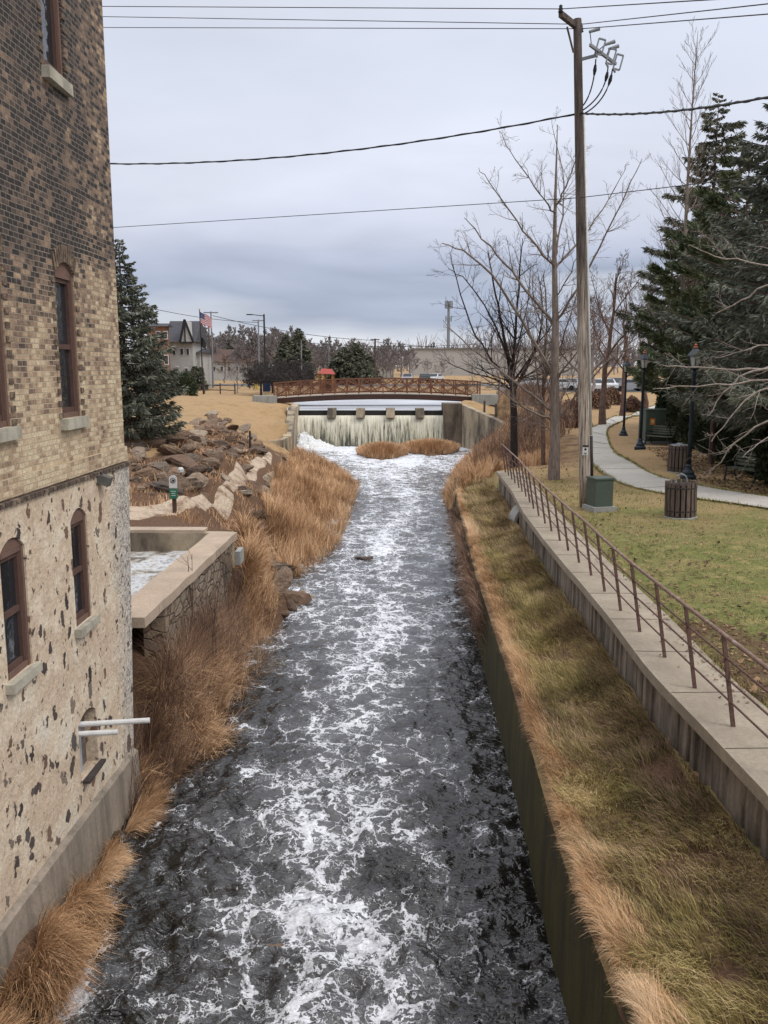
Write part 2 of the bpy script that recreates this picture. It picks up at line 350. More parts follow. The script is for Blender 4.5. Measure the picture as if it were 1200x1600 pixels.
def mat_rock():
    t = NT('fieldstone'); oi = t.n('ShaderNodeObjectInfo').outputs['Random']
    a = t.noise(2.5, 6, .65); b = t.noise(14, 6, .7); st = t.noise(3, 5, .6, t.map((1, 1, 5)))
    base = t.ramp(oi, [(0, (.11, .075, .055)), (.25, (.20, .13, .09)), (.45, (.30, .23, .17)), (.6, (.10, .08, .07)), (.8, (.24, .155, .10)), (1, (.42, .35, .27))])
    col = t.mix(.75, base, t.ramp(b, [(.3, .35), (.55, 1.0), (.75, 1.5)]), 'MULTIPLY')
    col = t.mix(t.ramp(a, [(.5, 0.0), (.7, .5)]), col, (.10, .075, .05)); col = t.mix(.4, col, t.ramp(st, [(.3, .5), (.6, 1.2)]), 'MULTIPLY')
    return t.done(col, .95, t.bump(t.math('ADD', b, t.math('MULTIPLY', st, 1.2)), .9, .06))
BRICK = mat_brick(); RUBBLE = mat_rubble(); GROUND = mat_ground(); WATER = mat_water(); FALL = mat_fall(); GLASS = mat_glass(); ROCK = mat_rock()
C_WALK = mat_concrete('walkway_concrete', (.40, .34, .26), (.31, .26, .20), .3, (.15, .12, .09), False, 1.2)
C_WALL = mat_concrete('stained_retaining_concrete', (.34, .29, .235), (.22, .185, .15), .8, (.055, .045, .038), (2.2, 2.2, .4), 1.6)
C_CHAN = mat_concrete('mossy_channel_concrete', (.085, .07, .045), (.055, .048, .03), .6, (.03, .028, .018), True, 1.0, .55)
C_COPE = mat_concrete('coping_concrete', (.52, .40, .30), (.42, .33, .25), .35, (.25, .20, .15), False)
C_WEIR = mat_concrete('weir_concrete', (.50, .41, .29), (.36, .29, .20), .9, (.05, .043, .037), (1.1, 1.1, .5), .5)
C_GREY = mat_concrete('grey_concrete', (.36, .36, .33), (.28, .28, .26), .3, (.12, .12, .1), True)
C_PATH = mat_concrete('path_concrete', (.50, .47, .42), (.42, .39, .35), .25, (.27, .22, .16), False, .6)
t = NT('sandy_stone_path'); f1 = t.noise(2.2, 6, .65); f2 = t.noise(15, 5, .7); pb = t.vor(9, t.map((1, 1, 1)), out='Distance')
C_SAND = t.done(t.mix(t.ramp(t.math('ADD', t.math('MULTIPLY', f1, .7), t.math('MULTIPLY', f2, .3)), [(.50, 0.0), (.60, 1.0)]), t.mix(.8, (.54, .43, .32), t.ramp(f2, [(.3, .5), (.65, 1.15)]), 'MULTIPLY'), t.mix(.8, (.26, .17, .11), t.ramp(f2, [(.3, .4), (.65, 1.2)]), 'MULTIPLY')), .95, t.bump(t.math('ADD', f2, t.math('MULTIPLY', pb, .8)), .9, .05))
SILL = mat_concrete('limestone_sill', (.52, .48, .38), (.42, .39, .31), .4, (.10, .09, .08), False, 3)
PLINTH = mat_concrete('plinth_concrete', (.34, .28, .22), (.24, .20, .16), .7, (.10, .09, .07), True, 1.0)
WFRAME = M('brown_window_paint', (.09, .05, .04), (.13, .075, .06), 4, .6, .15)
WTRIM = M('faded_brown_casing', (.20, .12, .09), (.15, .09, .07), 4, .7, .15)
RUST = M('rusty_steel', (.085, .05, .04), (.17, .10, .08), 9, .75, .5, .004, c3=(.05, .028, .024))
RAILM = M('worn_top_rail', (.30, .20, .155), (.20, .12, .09), 8, .6, .4, .004, c3=(.40, .30, .25))
RUSTB = M('weathering_steel_bridge', (.21, .088, .05), (.14, .06, .036), 3, .75, .3, .01)
RUSTD = M('dark_bridge_girder', (.075, .035, .025), (.05, .028, .022), 3, .8, .3, .01)
WHITE = M('white_plastic', (.72, .72, .70), (.6, .6, .58), 6, .5, .1)
GREENP = M('transformer_green', (.085, .11, .088), (.07, .09, .072), 3, .5, .1, .003)
NAVY = M('dark_lamp_paint', (.018, .028, .04), (.014, .022, .03), 8, .4, .1, .003)
BLACK = M('black_metal', (.02, .02, .022), (.03, .03, .03), 8, .5, .1)
GREYM = M('galvanised_metal', (.30, .31, .32), (.22, .23, .24), 8, .5, .1, metal=.3)
t = NT('weathered_pole_wood'); v = t.map((1, 1, .05)); a_ = t.noise(26, 6, .7, v); zf_ = t.math('ADD', t.math('MULTIPLY', t.math('SUBTRACT', t.sepz()[2], 3.4), .22), t.math('MULTIPLY', t.math('SUBTRACT', t.noise(2, 4, .6, t.map((2, 2, .3))), .5), 1.6), clamp=True)
WOODP = t.done(t.mix(zf_, t.ramp(a_, [(.38, (.12, .085, .065)), (.48, (.30, .24, .19)), (.6, (.50, .43, .36))]), t.ramp(a_, [(.35, (.035, .028, .025)), (.6, (.13, .10, .085))])), .95, t.bump(a_, 1, .03))
WOODP2 = mat_bark('dark_crossarm_wood', (.13, .10, .085), (.06, .045, .04), .3, 10)
SLATW = mat_bark('weathered_slats', (.16, .12, .095), (.055, .042, .036), .1, 14)
BENCHW = mat_bark('green_grey_slats', (.12, .13, .09), (.05, .06, .045), .5, 14)
BARKG = mat_bark('grey_bark', (.25, .20, .165), (.13, .10, .085), .2, 16)
BARKD = mat_bark('dark_bark', (.045, .035, .032), (.02, .016, .015), .2, 16)
BARKL = mat_bark('pale_bark', (.36, .30, .26), (.20, .16, .14), .3, 16)
BARKB = mat_bark('brown_twigs', (.17, .11, .085), (.08, .05, .04), .3, 16)
FARTW = mat_bark('far_twigs', (.31, .27, .26), (.19, .165, .16), .3, 3)
# ------------------------------------------------------------------ shorelines and terrain
def curve(pts, z):
    a = np.array([G(x, y, z) for x, y in pts]); a = a[np.argsort(a[:, 1])]; return a
WZ = -2.4
Ls = curve([(100, 1600), (150, 1490), (195, 1380), (205, 1300), (255, 1220), (330, 1165), (372, 1125), (380, 1060), (400, 1010), (440, 983), (470, 940), (482, 902), (500, 870), (525, 835), (538, 795), (545, 765), (556, 748), (520, 722), (475, 703)], WZ)
Rs = curve([(885, 1600), (823, 1329), (800, 1227), (744, 1000), (727, 915), (712, 840), (708, 795), (698, 768), (692, 750), (693, 742), (712, 728), (735, 712), (760, 702), (790, 693)], WZ)
WEIRY = 69.0
WX0, WX1 = P(466, 670, WEIRY)[0], P(692, 670, WEIRY)[0]
def xl(y):
    y = np.asarray(y, float)
    a = np.interp(y, np.r_[0, Ls[:, 1], WEIRY-4, WEIRY, WEIRY+1, 74, 92, 95, 98, 5000], np.r_[-2.7, Ls[:, 0], WX0-.2, WX0-.2, WX0-.4, WX0-.8, -9, -4, 1, 1])
    return a
def xr(y):
    y = np.asarray(y, float)
    return np.interp(y, np.r_[0, Rs[:, 1], WEIRY-5, WEIRY, WEIRY+1, 76, 92, 95, 98, 5000], np.r_[1.95, Rs[:, 0], WX1+5.5, WX1+.3, WX1+.5, WX1+1.5, 9, 5, 1, 1])
class RBF:
    def __init__(s, pts):
        p = np.array(pts, float); s.p = p[:, :2]; n = len(p)
        A = np.linalg.norm(s.p[:, None]-s.p[None], axis=2)+np.eye(n)*.3
        B = np.zeros((n+1, n+1)); B[:n, :n] = A; B[n, :n] = 1; B[:n, n] = 1
        s.w = np.linalg.solve(B, np.r_[p[:, 2], 0])
    def __call__(s, x, y):
        x = np.asarray(x, float); y = np.asarray(y, float); o = np.full(np.broadcast(x, y).shape, s.w[-1])
        for (a, b), wt in zip(s.p, s.w[:-1]): o = o+wt*np.hypot(x-a, y-b)
        return o
g = lambda px, py, z: tuple(G(px, py, z))
lp = [g(*q) for q in [(300, 617, 1.1), (430, 630, .7), (380, 630, .75), (350, 650, .5), (440, 642, .6), (448, 664, -.1), (440, 684, -.9), (280, 640, .9), (400, 668, -.1), (330, 668, .5), (280, 690, .9), (215, 690, 1.0), (200, 720, .7),
      (200, 805, 0), (242, 794, 0), (295, 790, 0), (320, 780, -.1), (355, 767, -.3), (380, 750, -.45), (392, 735, -.6), (417, 725, -.8), (415, 705, -.9), (412, 694, -1.0), (250, 740, .4), (350, 710, .0), (390, 692, -.4),
      (400, 790, -1.5), (450, 720, -2.0), (440, 760, -2.0), (470, 800, -2.15), (500, 770, -2.2), (380, 850, -1.7), (405, 900, -2.0), (500, 735, -2.2)]]
lp += [(-15, 30, 1.3), (-30, 60, 1.6), (-20, 15, .8), (-12, 22, .3), (-9, 14, -.4), (-60, 120, 1.5), (-20, 120, 1.2), (0, 125, 1.1), (-100, 250, 1.5), (0, 250, 1.5), (-100, 20, 2), (-14, 95, .9), (-20, 80, 1.0),
       (-5, 16, -.95), (-6, 18.4, -.95), (-4.8, 14.2, -.95), (-4.5, 19, -.95), (-3.05, 17, -1.75), (-3.15, 14, -1.9), (-2.9, 20, -1.7), (-5, 21.6, -.12), (-3.6, 21.8, -.5), (-3.5, 8, -2.15), (-3.6, 11, -2.1), (-3.3, 5, -2.2), (-8, 17, -.9),
       (WX0-1, 68, .75), (WX0-3, 70, .8), (WX0-2, 64, .35), (WX0-5, 75, .75)]
lp += [(float(a), float(b), -2.6) for a, b in Ls[:, :2][::2]]
LT = RBF(lp)
rp_ = [g(*q) for q in [(830, 735, 0), (866, 748, 0), (915, 792, 0), (960, 800, 0), (1060, 815, 0), (1180, 900, 0), (1076, 748, 0), (1001, 702, 0), (974, 681, 0), (940, 661, 0), (1028, 692, 0), (1165, 752, 0), (1000, 640, 0.15), (900, 680, 0), (920, 720, 0),
      (800, 690, -.9), (760, 715, -1.7), (830, 690, -.2), (800, 668, .1), (850, 655, .1), (850, 625, .5), (770, 636, .8), (740, 628, .85), (900, 625, .4), (1050, 640, .1), (1190, 700, .1), (1100, 850, 0), (1000, 850, 0), (1190, 1000, 0)]]
rp_ += [(7, 6, 0), (12, 4, 0), (5, 0, 0), (30, 20, 0), (40, 60, .3), (60, 120, .9), (16, 100, .6), (30, 112, .7), (10, 125, 1.0), (0, 125, 1.1), (50, 250, 1.5), (150, 150, 1.0), (150, 20, 0), (WX1+1.5, 70, .8), (WX1+4, 66, .4)]
rp_ += [(float(a), float(b), -2.6) for a, b in Rs[7:, :2]]
RT = RBF(rp_)
lipc = curve([(776, 736), (799, 766), (818, 801), (848, 841), (890, 892), (900, 902), (950, 962), (1012, 1045), (1042, 1077), (1100, 1137), (1157, 1197), (1200, 1242)], 0)
lipc = np.vstack([[lipc[0, 0]-.55, 0, 0], [lipc[0, 0]-.30, 4.0, 0], lipc]) if lipc[0, 1] > 4.5 else lipc
def xwalk(y): return np.interp(y, lipc[:, 1], lipc[:, 0])
WLK_END = lipc[-1, 1]; CH_END = float(G(708, 795, WZ)[1])
TWX = [P(455, 682, 58.5)[0], (P(464, 632, 70.2)[0]+P(455, 682, 58.5)[0])/2, WX0, WX0]; TWY = [58.5, 64, 67, 70.4]
def ZL(x, y):
    z = LT(x, y); d = xl(y)-x; y = np.asarray(y, float)
    k = sstep(84, 100, y); z = z*(1-k)+(np.clip(.9+(y-95)*.008, .8, 1.6))*k
    z = np.clip(z, -2.8, 2.2)
    z = z+(fbm(x*.9, y*.9, 3)-.5)*.22*sstep(.3, 2, d)
    z = np.where((y > 12.7) & (y < 20.3) & (x < -3.9+.045*(y-13)-.35), np.minimum(z, -.98), z)
    z = np.where((y > 56.3) & (y < 69.4) & (x > np.interp(y, TWY, TWX)-.25), np.minimum(z, -2.25), z)
    sh = np.where(y > WEIRY, .1, -2.7)
    return np.where(y < 99, sh+(z-sh)*sstep(-.05, .7, d)**.6, z)
def ZR(x, y):
    x = np.asarray(x, float); y = np.asarray(y, float)
    z = RT(x, y); k = sstep(84, 100, y); z = z*(1-k)+(np.clip(.9+(y-95)*.008, .8, 1.6))*k
    z = np.clip(z, -2.8, 2.2)
    xw = xwalk(y)
    t = np.clip((x-xr(y))/np.maximum(xw-xr(y), .3), 0, 1)
    strip = -.95+.22*t**2+(fbm(x*1.7, y*1.7, 9)-.5)*.16
    near = np.where(x < xw+.3, strip, np.where(x < xw+.9, -.25, np.clip(z, -.12, .12)+(fbm(x*.6, y*.6, 5)-.5)*.06))
    b = sstep(WLK_END-1, CH_END+2, y)
    d = x-xr(y); sh = np.where(y > WEIRY, .1, -2.7)
    far = z+(fbm(x*.8, y*.8, 6)-.5)*.12
    far = np.where(y < 99, sh+(far-sh)*sstep(-.05, .9, d)**.6, far)
    return near*(1-b)+far*b
ROWS = np.unique(np.r_[np.arange(1, 14, .35), np.arange(14, 45, .3), np.arange(45, 80, .5), np.arange(80, 130, 1.5), np.arange(130, 300, 8), np.geomspace(300, 3500, 22)])
OFF = np.r_[0, .12, .25, np.arange(.45, 6, .22), np.arange(6, 20, .5), np.geomspace(20, 60, 22), np.geomspace(65, 1800, 22)]
def sheet(sign):
    Y, O = np.meshgrid(ROWS, OFF, indexing='ij')
    X = xl(Y)-O if sign < 0 else xr(Y)+O
    Z = (ZL if sign < 0 else ZR)(X, Y)
    n, m = Y.shape; idx = np.arange(n*m).reshape(n, m)
    q = np.stack([idx[:-1, :-1], idx[1:, :-1], idx[1:, 1:], idx[:-1, 1:]], -1).reshape(-1, 4)
    if sign > 0: q = q[:, ::-1]
    if sign < 0:
        green = .15*np.ones_like(X)*(Y > 150)
        soil = sstep(19, 24, Y)*(1-sstep(52, 58, Y))*(Z < .75)*.9+(Y < 24)*.9
        soil = np.where((X < -9.5+0*Y) & (Y < 60) & (Y > 30), 0, soil); soil = np.clip(soil, 0, 1)
        soil = np.where((Y > 56), .0, soil)
    else:
        xw = xwalk(Y)
        green = np.where(X > xw+.5, 1.0*np.exp(-((Y-14)/13.)**2)+.0, .45)*(Y < WLK_END+6)
        soil = np.where((X < xw) & (Y < CH_END), .55+.25*sstep(.4, 1, (X-xr(Y))/np.maximum(xw-xr(Y), .3))+.25*sstep(22, 30, Y), 0)
        soil = np.where((X > xw+.75) & (X < xw+1.7+.5*vnoise(Y, Y*0, 3)) & (Y < 13), .55, soil)
        soil = np.where((Y > 38) & (Y < 68) & (X < 11+.0*Y) & (X < xr(Y)+8), .5, soil)
    return np.stack([X, Y, Z], -1).reshape(-1, 3), q, {'green': green, 'soil': soil}
v, q, a = sheet(-1); tag(npmesh('ground', v, q, GROUND, smooth=True, attrs=a), kind='structure')
v, q, a = sheet(1); tag(npmesh('lawn', v, q, GROUND, smooth=True, attrs=a), kind='structure')
# river surface
rows = [1.5]
while rows[-1] < WEIRY: rows.append(rows[-1]+max(.035, rows[-1]*.0048))
rows = np.array(rows); NC = 150
Y, T = np.meshgrid(rows, np.linspace(0, 1, NC), indexing='ij')
X0 = xl(Y)-.5; X1 = xr(Y)+np.where(Y < CH_END, .12, .5); X1 = np.where(Y > 60, WX1+6, X1); X = X0+(X1-X0)*T
amp = .085*np.exp(-((Y-8)/6)**2)+.036+.03*np.exp(-((Y-68)/6)**2)
Z = WZ+amp*((fbm(X*1.9+.7*fbm(X*2, Y*2, 4), Y*2.6, 1, 5)-.5)*2.4+(np.abs(fbm(X*3.2, Y*4.2, 8, 3)-.5)*-2+.3))
Z += .05*np.exp(-((Y-7.5)/1.7)**2)*(fbm(X*4, Y*4, 12, 3)-.5)*2
mid = xl(Y)+(xr(Y)-xl(Y))*(.50+.08*np.sin(Y*.35))
wd = xr(Y)-xl(Y)
u = (X-mid)/wd
dens = .10+.52*np.exp(-(u/.17)**2)*(.55+.45*fbm(X*.5, Y*.25, 21))+.30*np.exp(-((u+.28)/.10)**2)*sstep(18, 26, Y)
dens += (fbm(X*.55, Y*.3, 33)-.5)*.7
dens *= 1-.75*sstep(.30, .46, u)*(1-sstep(22, 32, Y))
dens *= 1-.7*sstep(-.32, -.42, u)*(Y < 16)
dens += .16*sstep(14, 24, Y)+.45*sstep(46, 62, Y)+.8*sstep(64, 68, Y)
pch = G(480, 1430, WZ); dens += .38*np.exp(-((X-pch[0])/.65)**2-((Y-pch[1])/.5)**2)
pch = G(590, 1290, WZ); dens += .35*np.exp(-((X-pch[0])/.6)**2-((Y-pch[1])/.9)**2)
pch = G(118, 1560, WZ); dens += 1.2*np.exp(-((X-pch[0])/.14)**2-((Y-pch[1])/.35)**2)
n, m = Y.shape; idx = np.arange(n*m).reshape(n, m)
q = np.stack([idx[:-1, :-1], idx[:-1, 1:], idx[1:, 1:], idx[1:, :-1]], -1).reshape(-1, 4)
tag(npmesh('river', np.stack([X, Y, Z], -1).reshape(-1, 3), q, WATER, smooth=True, attrs={'foam': dens, 'turb': amp}), kind='structure')
# pond above the weir
t = NT('pond_water'); nn = t.noise(.5, 5, .6, t.map((.25, 2.2, 1)))
PONDM = t.done(t.ramp(nn, [(.35, (.28, .30, .33)), (.55, (.48, .50, .53)), (.7, (.62, .64, .66))]), .35, t.bump(t.noise(4, 4), .2, .02))
yy = np.linspace(WEIRY+.55, 97.5, 50); pv = []; 
for y in yy: pv += [(float(xl(y))-.6, y, 0.36), (float(xr(y))+.6, y, 0.36)]
mb = MB(); mb.add(pv, [(2*i, 2*i+1, 2*i+3, 2*i+2) for i in range(len(yy)-1)]); tag(mb.build('pond', PONDM), kind='structure')
# ------------------------------------------------------------------ blades
def blades(P0, D, H, Wd, bend, tint, segs=3, up=1.0):
    """ribbons: P0 (n,3) root, D (n,2) lean direction, H length, Wd width, bend 0..1"""
    n = len(P0); V = np.zeros((n, (segs+1)*2, 3), np.float32); D3 = np.c_[D, np.zeros(n)]
    a = rng.uniform(0, np.pi*2, n); side = np.stack([np.cos(a), np.sin(a), np.zeros(n)], -1)
    pos = P0.copy(); 
    for k in range(segs+1):
        t = k/segs; wk = (Wd*(1-.85*t))[:, None]*.5
        V[:, 2*k] = pos-side*wk; V[:, 2*k+1] = pos+side*wk
        ang = bend*(.25+1.25*t)      # 0 upright, >pi/2 drooping
        st = (H/segs)[:, None]
        pos = pos+st*(D3*np.sin(ang)[:, None]+np.array([0, 0, up])*np.cos(ang)[:, None])
    base = (np.arange(n)*(segs+1)*2)[:, None]
    q = np.concatenate([np.stack([base[:, 0]+2*k, base[:, 0]+2*k+1, base[:, 0]+2*k+3, base[:, 0]+2*k+2], -1) for k in range(segs)])
    return V.reshape(-1, 3), q, np.repeat(tint, (segs+1)*2)
REED = mat_leaf('dry_reed_straw', (.17, .088, .04), (.64, .385, .205), (.88, .63, .40))
REEDP = mat_leaf('pale_dry_grass', (.20, .10, .045), (.68, .41, .21), (.92, .70, .46))
STRAWG = mat_leaf('matted_green_straw', (.085, .07, .025), (.37, .30, .10), (.80, .60, .33))
LAWNG = mat_leaf('short_lawn_grass', (.10, .11, .03), (.23, .22, .07), (.42, .34, .15))
BRAM = mat_leaf('bramble_stems', (.05, .028, .022), (.19, .11, .075), (.44, .29, .19))
def ndir(n, mean=None, sp=np.pi):
    a = rng.uniform(-np.pi, np.pi, n) if mean is None else rng.normal(mean, sp, n)
    return np.stack([np.cos(a), np.sin(a)], -1)
def field(name, n, fx, H, W, bend, m, label, cat, mean=None, sp=np.pi, segs=3, tint=None):
    x, y, z = fx(n); n = len(x)
    h = rng.uniform(H[0], H[1], n)*(.35+1.3*fbm(x*2.1, y*2.1, 17, 3)); ang_ = None
    if mean is not None: ang_ = mean+(fbm(x*1.6, y*1.6, 23, 3)-.5)*sp*4.5+rng.normal(0, sp*.45, n)
    else: ang_ = fbm(x*1.2, y*1.2, 29, 3)*14+rng.normal(0, 1.0, n)
    tn = np.clip(rng.normal(.48, .26, n)+(fbm(x*1.1, y*1.1, 40, 4)-.5)*1.3, 0, 1) if tint is None else tint(x, y)
    wd = rng.uniform(W[0], W[1], n)*np.maximum(1, y/16.)**.75
    V, q, tt = blades(np.stack([x, y, z], -1), np.stack([np.cos(ang_), np.sin(ang_)], -1), h, wd, rng.uniform(bend[0], bend[1], n), tn, segs)
    return tag(npmesh(name, V, q, m, attrs={'tint': tt}), label, cat, kind='stuff')
def inpoly(x, y, poly):
    poly = np.array(poly); r = np.zeros(len(x), bool); j = len(poly)-1
    for i in range(len(poly)):
        xi, yi = poly[i]; xj, yj = poly[j]
        r ^= ((yi > y) != (yj > y)) & (x < (xj-xi)*(y-yi)/(yj-yi+1e-12)+xi); j = i
    return r
TRC = np.array([G(*q)[:2] for q in [(195, 802, 0), (242, 797, 0), (295, 790, 0), (325, 780, -.1), (355, 767, -.3), (380, 750, -.45), (394, 735, -.6), (412, 723, -.8), (418, 708, -.9), (412, 696, -1.0)]])
def keep(x, y):
    k = ~((y > 12.6) & (y < 21.3) & (x < -3.9+.045*(y-13)+.1)); s_ = np.linspace(0, 9, 60); tx = np.interp(s_, range(10), TRC[:, 0]); ty = np.interp(s_, range(10), TRC[:, 1])
    return k & (np.min(np.hypot(x[:, None]-tx, (y[:, None]-ty)*.8), axis=1) > .34)
def polyfield(pix, z0, zf, jitter=.0):
    """sample in the ground polygon whose corners are seen at these pixels at height z0"""
    pl = np.array([G(a, b, z0)[:2] for a, b in pix])
    def f(n):
        lo = pl.min(0); hi = pl.max(0); x = rng.uniform(lo[0], hi[0], n*3); y = rng.uniform(lo[1], hi[1], n*3)
        k = inpoly(x, y, pl) & ((fbm(x*1.1, y*1.1, 51, 3)+rng.uniform(-.15, .15, len(x))) > jitter); x, y = x[k][:n], y[k][:n]
        if x.mean() < 0: kk = keep(x, y); x, y = x[kk], y[kk]
        return x, y, zf(x, y)
    return f
# big reed bench on the left bank
benchp = [(466, 712), (520, 724), (562, 748), (552, 772), (542, 806), (524, 845), (492, 872), (474, 888), (450, 888), (425, 865), (412, 830), (425, 790), (448, 755), (456, 730)]
field('reeds', 46000, polyfield(benchp, -2.1, ZL, .30), (.25, .75), (.010, .018), (.05, 1.0), REED, 'tall tan reeds filling the left river bank below the stony path', 'reeds')
field('reeds', 6000, polyfield([(385, 890), (410, 895), (415, 925), (405, 960), (395, 990), (385, 1000), (380, 930)], -2.1, ZL, .33), (.4, .9), (.012, .02), (.4, 1.5), REED, 'bent tan reeds sloping to the water beyond the basin wall', 'reeds')
field('reeds', 30000, polyfield([(210, 1040), (300, 985), (368, 1000), (378, 1050), (362, 1115), (318, 1150), (240, 1200), (190, 1240), (205, 1150)], -2.1, lambda x, y: ZL(x, y)+.0, .47), (.28, .70), (.009, .016), (.6, 1.9), REED, 'tangled tan grass hanging over the dark water under the coping', 'reeds', 0.1, 1.2)
def wallside(n):
    y = rng.uniform(5.4, 11.9, n); x = -4.183+.0365*y+.22+rng.uniform(0, 1, n)*np.maximum(xl(y)-.12-(-4.183+.0365*y+.22), .1)
    k = fbm(x*2.6, y*2.6, 81, 3)+rng.uniform(-.1, .1, n) > .44; x, y = x[k], y[k]
    return x, y, ZL(x, y)+.0
field('reeds', 44000, wallside, (.22, .58), (.006, .011), (.5, 1.9), REED, 'clumps of orange dry grass along the foot of the mill wall', 'reeds', -.3, 1.0)
field('weeds', 7000, polyfield([(380, 890), (432, 888), (448, 915), (432, 955), (405, 1000), (385, 1010)], -2.1, ZL, .25), (.12, .42), (.008, .014), (.3, 1.8), REED, 'short straw between the waterline boulders and the basin', 'weeds')
# right bank beyond the channel wall, islands
field('reeds', 26000, polyfield([(695, 748), (712, 728), (745, 706), (790, 695), (800, 720), (778, 735), (790, 760), (760, 790), (712, 792), (696, 765)], -1.7, ZR, .25), (.4, .9), (.012, .02), (.1, 1.1), REED, 'tan grasses on the right bank where the channel wall starts', 'reeds')
field('shrub_thicket', 9000, polyfield([(745, 702), (790, 690), (850, 690), (850, 735), (800, 735), (770, 745), (735, 730)], -1.2, ZR, .3), (.6, 1.3), (.010, .016), (.1, .7), BRAM, 'reddish brown leafless thicket behind the far end of the railing', 'thicket')
field('reeds', 12000, polyfield([(800, 695), (862, 680), (868, 735), (835, 740), (800, 735)], -.6, ZR, .3), (.4, .8), (.012, .02), (.1, .9), REED, 'pale tall grass around the trunks beyond the railing', 'reeds')
for (cx, cy, rx, lab) in ((597, 712, 1.75, 'low tan grass island left of the pair below the falls'), (672, 706, 2.2, 'low tan grass island right of the pair below the falls')):
    c = G(cx, cy, WZ); e = empty('grass_island', (c[0], c[1], WZ), lab, 'grass island', 'grass islands below the falls')
    ry = 2.6
    mb = MB(); k = 24; vs = [(c[0], c[1], WZ+.5)]; 
    for r_, z_ in ((.35, .45), (.7, .28), (1, -.1)):
        for j in range(k):
            t_ = 2*math.pi*j/k; rr = r_*(1+.18*math.sin(3*t_+cx)+.1*math.sin(7*t_)); vs.append((c[0]+rx*rr*math.cos(t_), c[1]+ry*rr*math.sin(t_), WZ+z_))
    fs = [(0, 1+j, 1+(j+1) % k) for j in range(k)]+[(1+i*k+j, 1+(i+1)*k+j, 1+(i+1)*k+(j+1) % k, 1+i*k+(j+1) % k) for i in range(2) for j in range(k)]
    mb.add(vs, fs); mb.build('earth_mound', M('island_earth', (.12, .07, .04), (.2, .12, .07), 3, 1), e)
    n = 6500; r_ = np.sqrt(rng.uniform(0, 1, n))*.98; t_ = rng.uniform(0, 2*np.pi, n); x = c[0]+rx*r_*np.cos(t_)*(1+.15*np.sin(3*t_+cx)); y = c[1]+ry*r_*np.sin(t_)
    V, q, tt = blades(np.stack([x, y, WZ+.5-.45*r_**2], -1), np.stack([np.cos(t_), np.sin(t_)], -1), rng.uniform(.25, .6, n), rng.uniform(.03, .05, n), rng.uniform(.3, 1.5, n)*r_, np.clip(rng.normal(.45, .25, n), 0, 1))
    tag(npmesh('dry_grass', V, q, REED, e, attrs={'tint': tt}), kind='stuff')
# right strip: matted grass, pale fringe along the wall edge
def stripf(n):
    y = 4.8+(CH_END+1-4.8)*rng.uniform(0, 1, n)**1.7; t_ = rng.uniform(0.0, 1, n); x = xr(y)+.15+(xwalk(y)-xr(y)-.1)*t_
    k = fbm(x*2.2, y*2.2, 61, 3)+rng.uniform(-.2, .2, n) > .36; x, y = x[k], y[k]
    return x, y, ZR(x, y)+.01
def stint(x, y):
    u_ = (x-xr(y))/np.maximum(xwalk(y)-xr(y), .3)
    t_ = np.clip(rng.normal(.35, .25, len(x))+(fbm(x*1.3, y*1.3, 71, 3)-.5)*1.1+.35*sstep(20, 28, y), 0, 1); return t_
field('matted_grass', 150000, stripf, (.08, .22), (.004, .009), (.9, 1.9), STRAWG, 'matted olive and straw grass on the ledge between channel wall and walkway', 'grass', math.pi*.95, .8, 3, stint)
def stripf2(n):
    x, y, z = stripf(n); u_ = (x-xr(y))/np.maximum(xwalk(y)-xr(y), .3)
    k = (fbm(x*.9, y*.9, 91, 3)+.45*sstep(.5, 1, u_)+.4*sstep(15, 28, y)+rng.uniform(-.15, .15, len(x))) > .68; return x[k], y[k], z[k]
field('dead_grass', 60000, stripf2, (.08, .26), (.006, .011), (.7, 1.7), BRAM, 'rusty brown dead grass patches along the foot of the walkway wall', 'grass', math.pi*.9, 1.0)
def fringe(n):
    y = 4.6+(CH_END+.5-4.6)*rng.uniform(0, 1, n)**1.7; x = xr(y)+.11+np.abs(rng.normal(0, .13, n))*(.5+1.2*fbm(y*1.5, y*0, 13))*(1-.3*sstep(15, 30, y)); k = fbm(x*3.1, y*3.1, 15, 3)+rng.uniform(-.22, .22, n) > .42; x, y = x[k], y[k]; return x, y, ZR(x, y)+.0
field('grass_fringe', 80000, fringe, (.12, .30), (.003, .007), (.5, 1.9), REEDP, 'pale straw fringe lapping over the edge of the channel wall', 'grass', math.pi, .95, 4)
def lawnf(n):
    y = 4+26*rng.uniform(0, 1, n)**1.5; x = xwalk(y)+.85+rng.uniform(0, 1, n)**1.3*(3+.55*y-xwalk(y)); return x, y, ZR(x, y)-.005
field('lawn_grass', 70000, lawnf, (.03, .075), (.005, .011), (.5, 1.6), LAWNG, 'short worn green and tan grass on the park lawn', 'grass')
def pathedge(n):
    a = polyfield([(196, 795), (300, 795), (400, 745), (440, 720), (445, 700), (470, 770), (400, 835), (370, 840), (300, 832), (200, 830)], -.4, ZL, .5)(n); return a
field('weeds', 12000, pathedge, (.1, .35), (.008, .014), (.2, 1.3), REED, 'loose brown weeds between the sandy path and the reed bed', 'weeds')
field('weeds', 7000, polyfield([(195, 700), (280, 690), (340, 665), (410, 670), (410, 690), (390, 720), (340, 760), (280, 785), (196, 795)], .2, ZL, .5), (.08, .3), (.01, .016), (.3, 1.5), REED, 'brown weeds growing between the rocks of the bank', 'weeds')
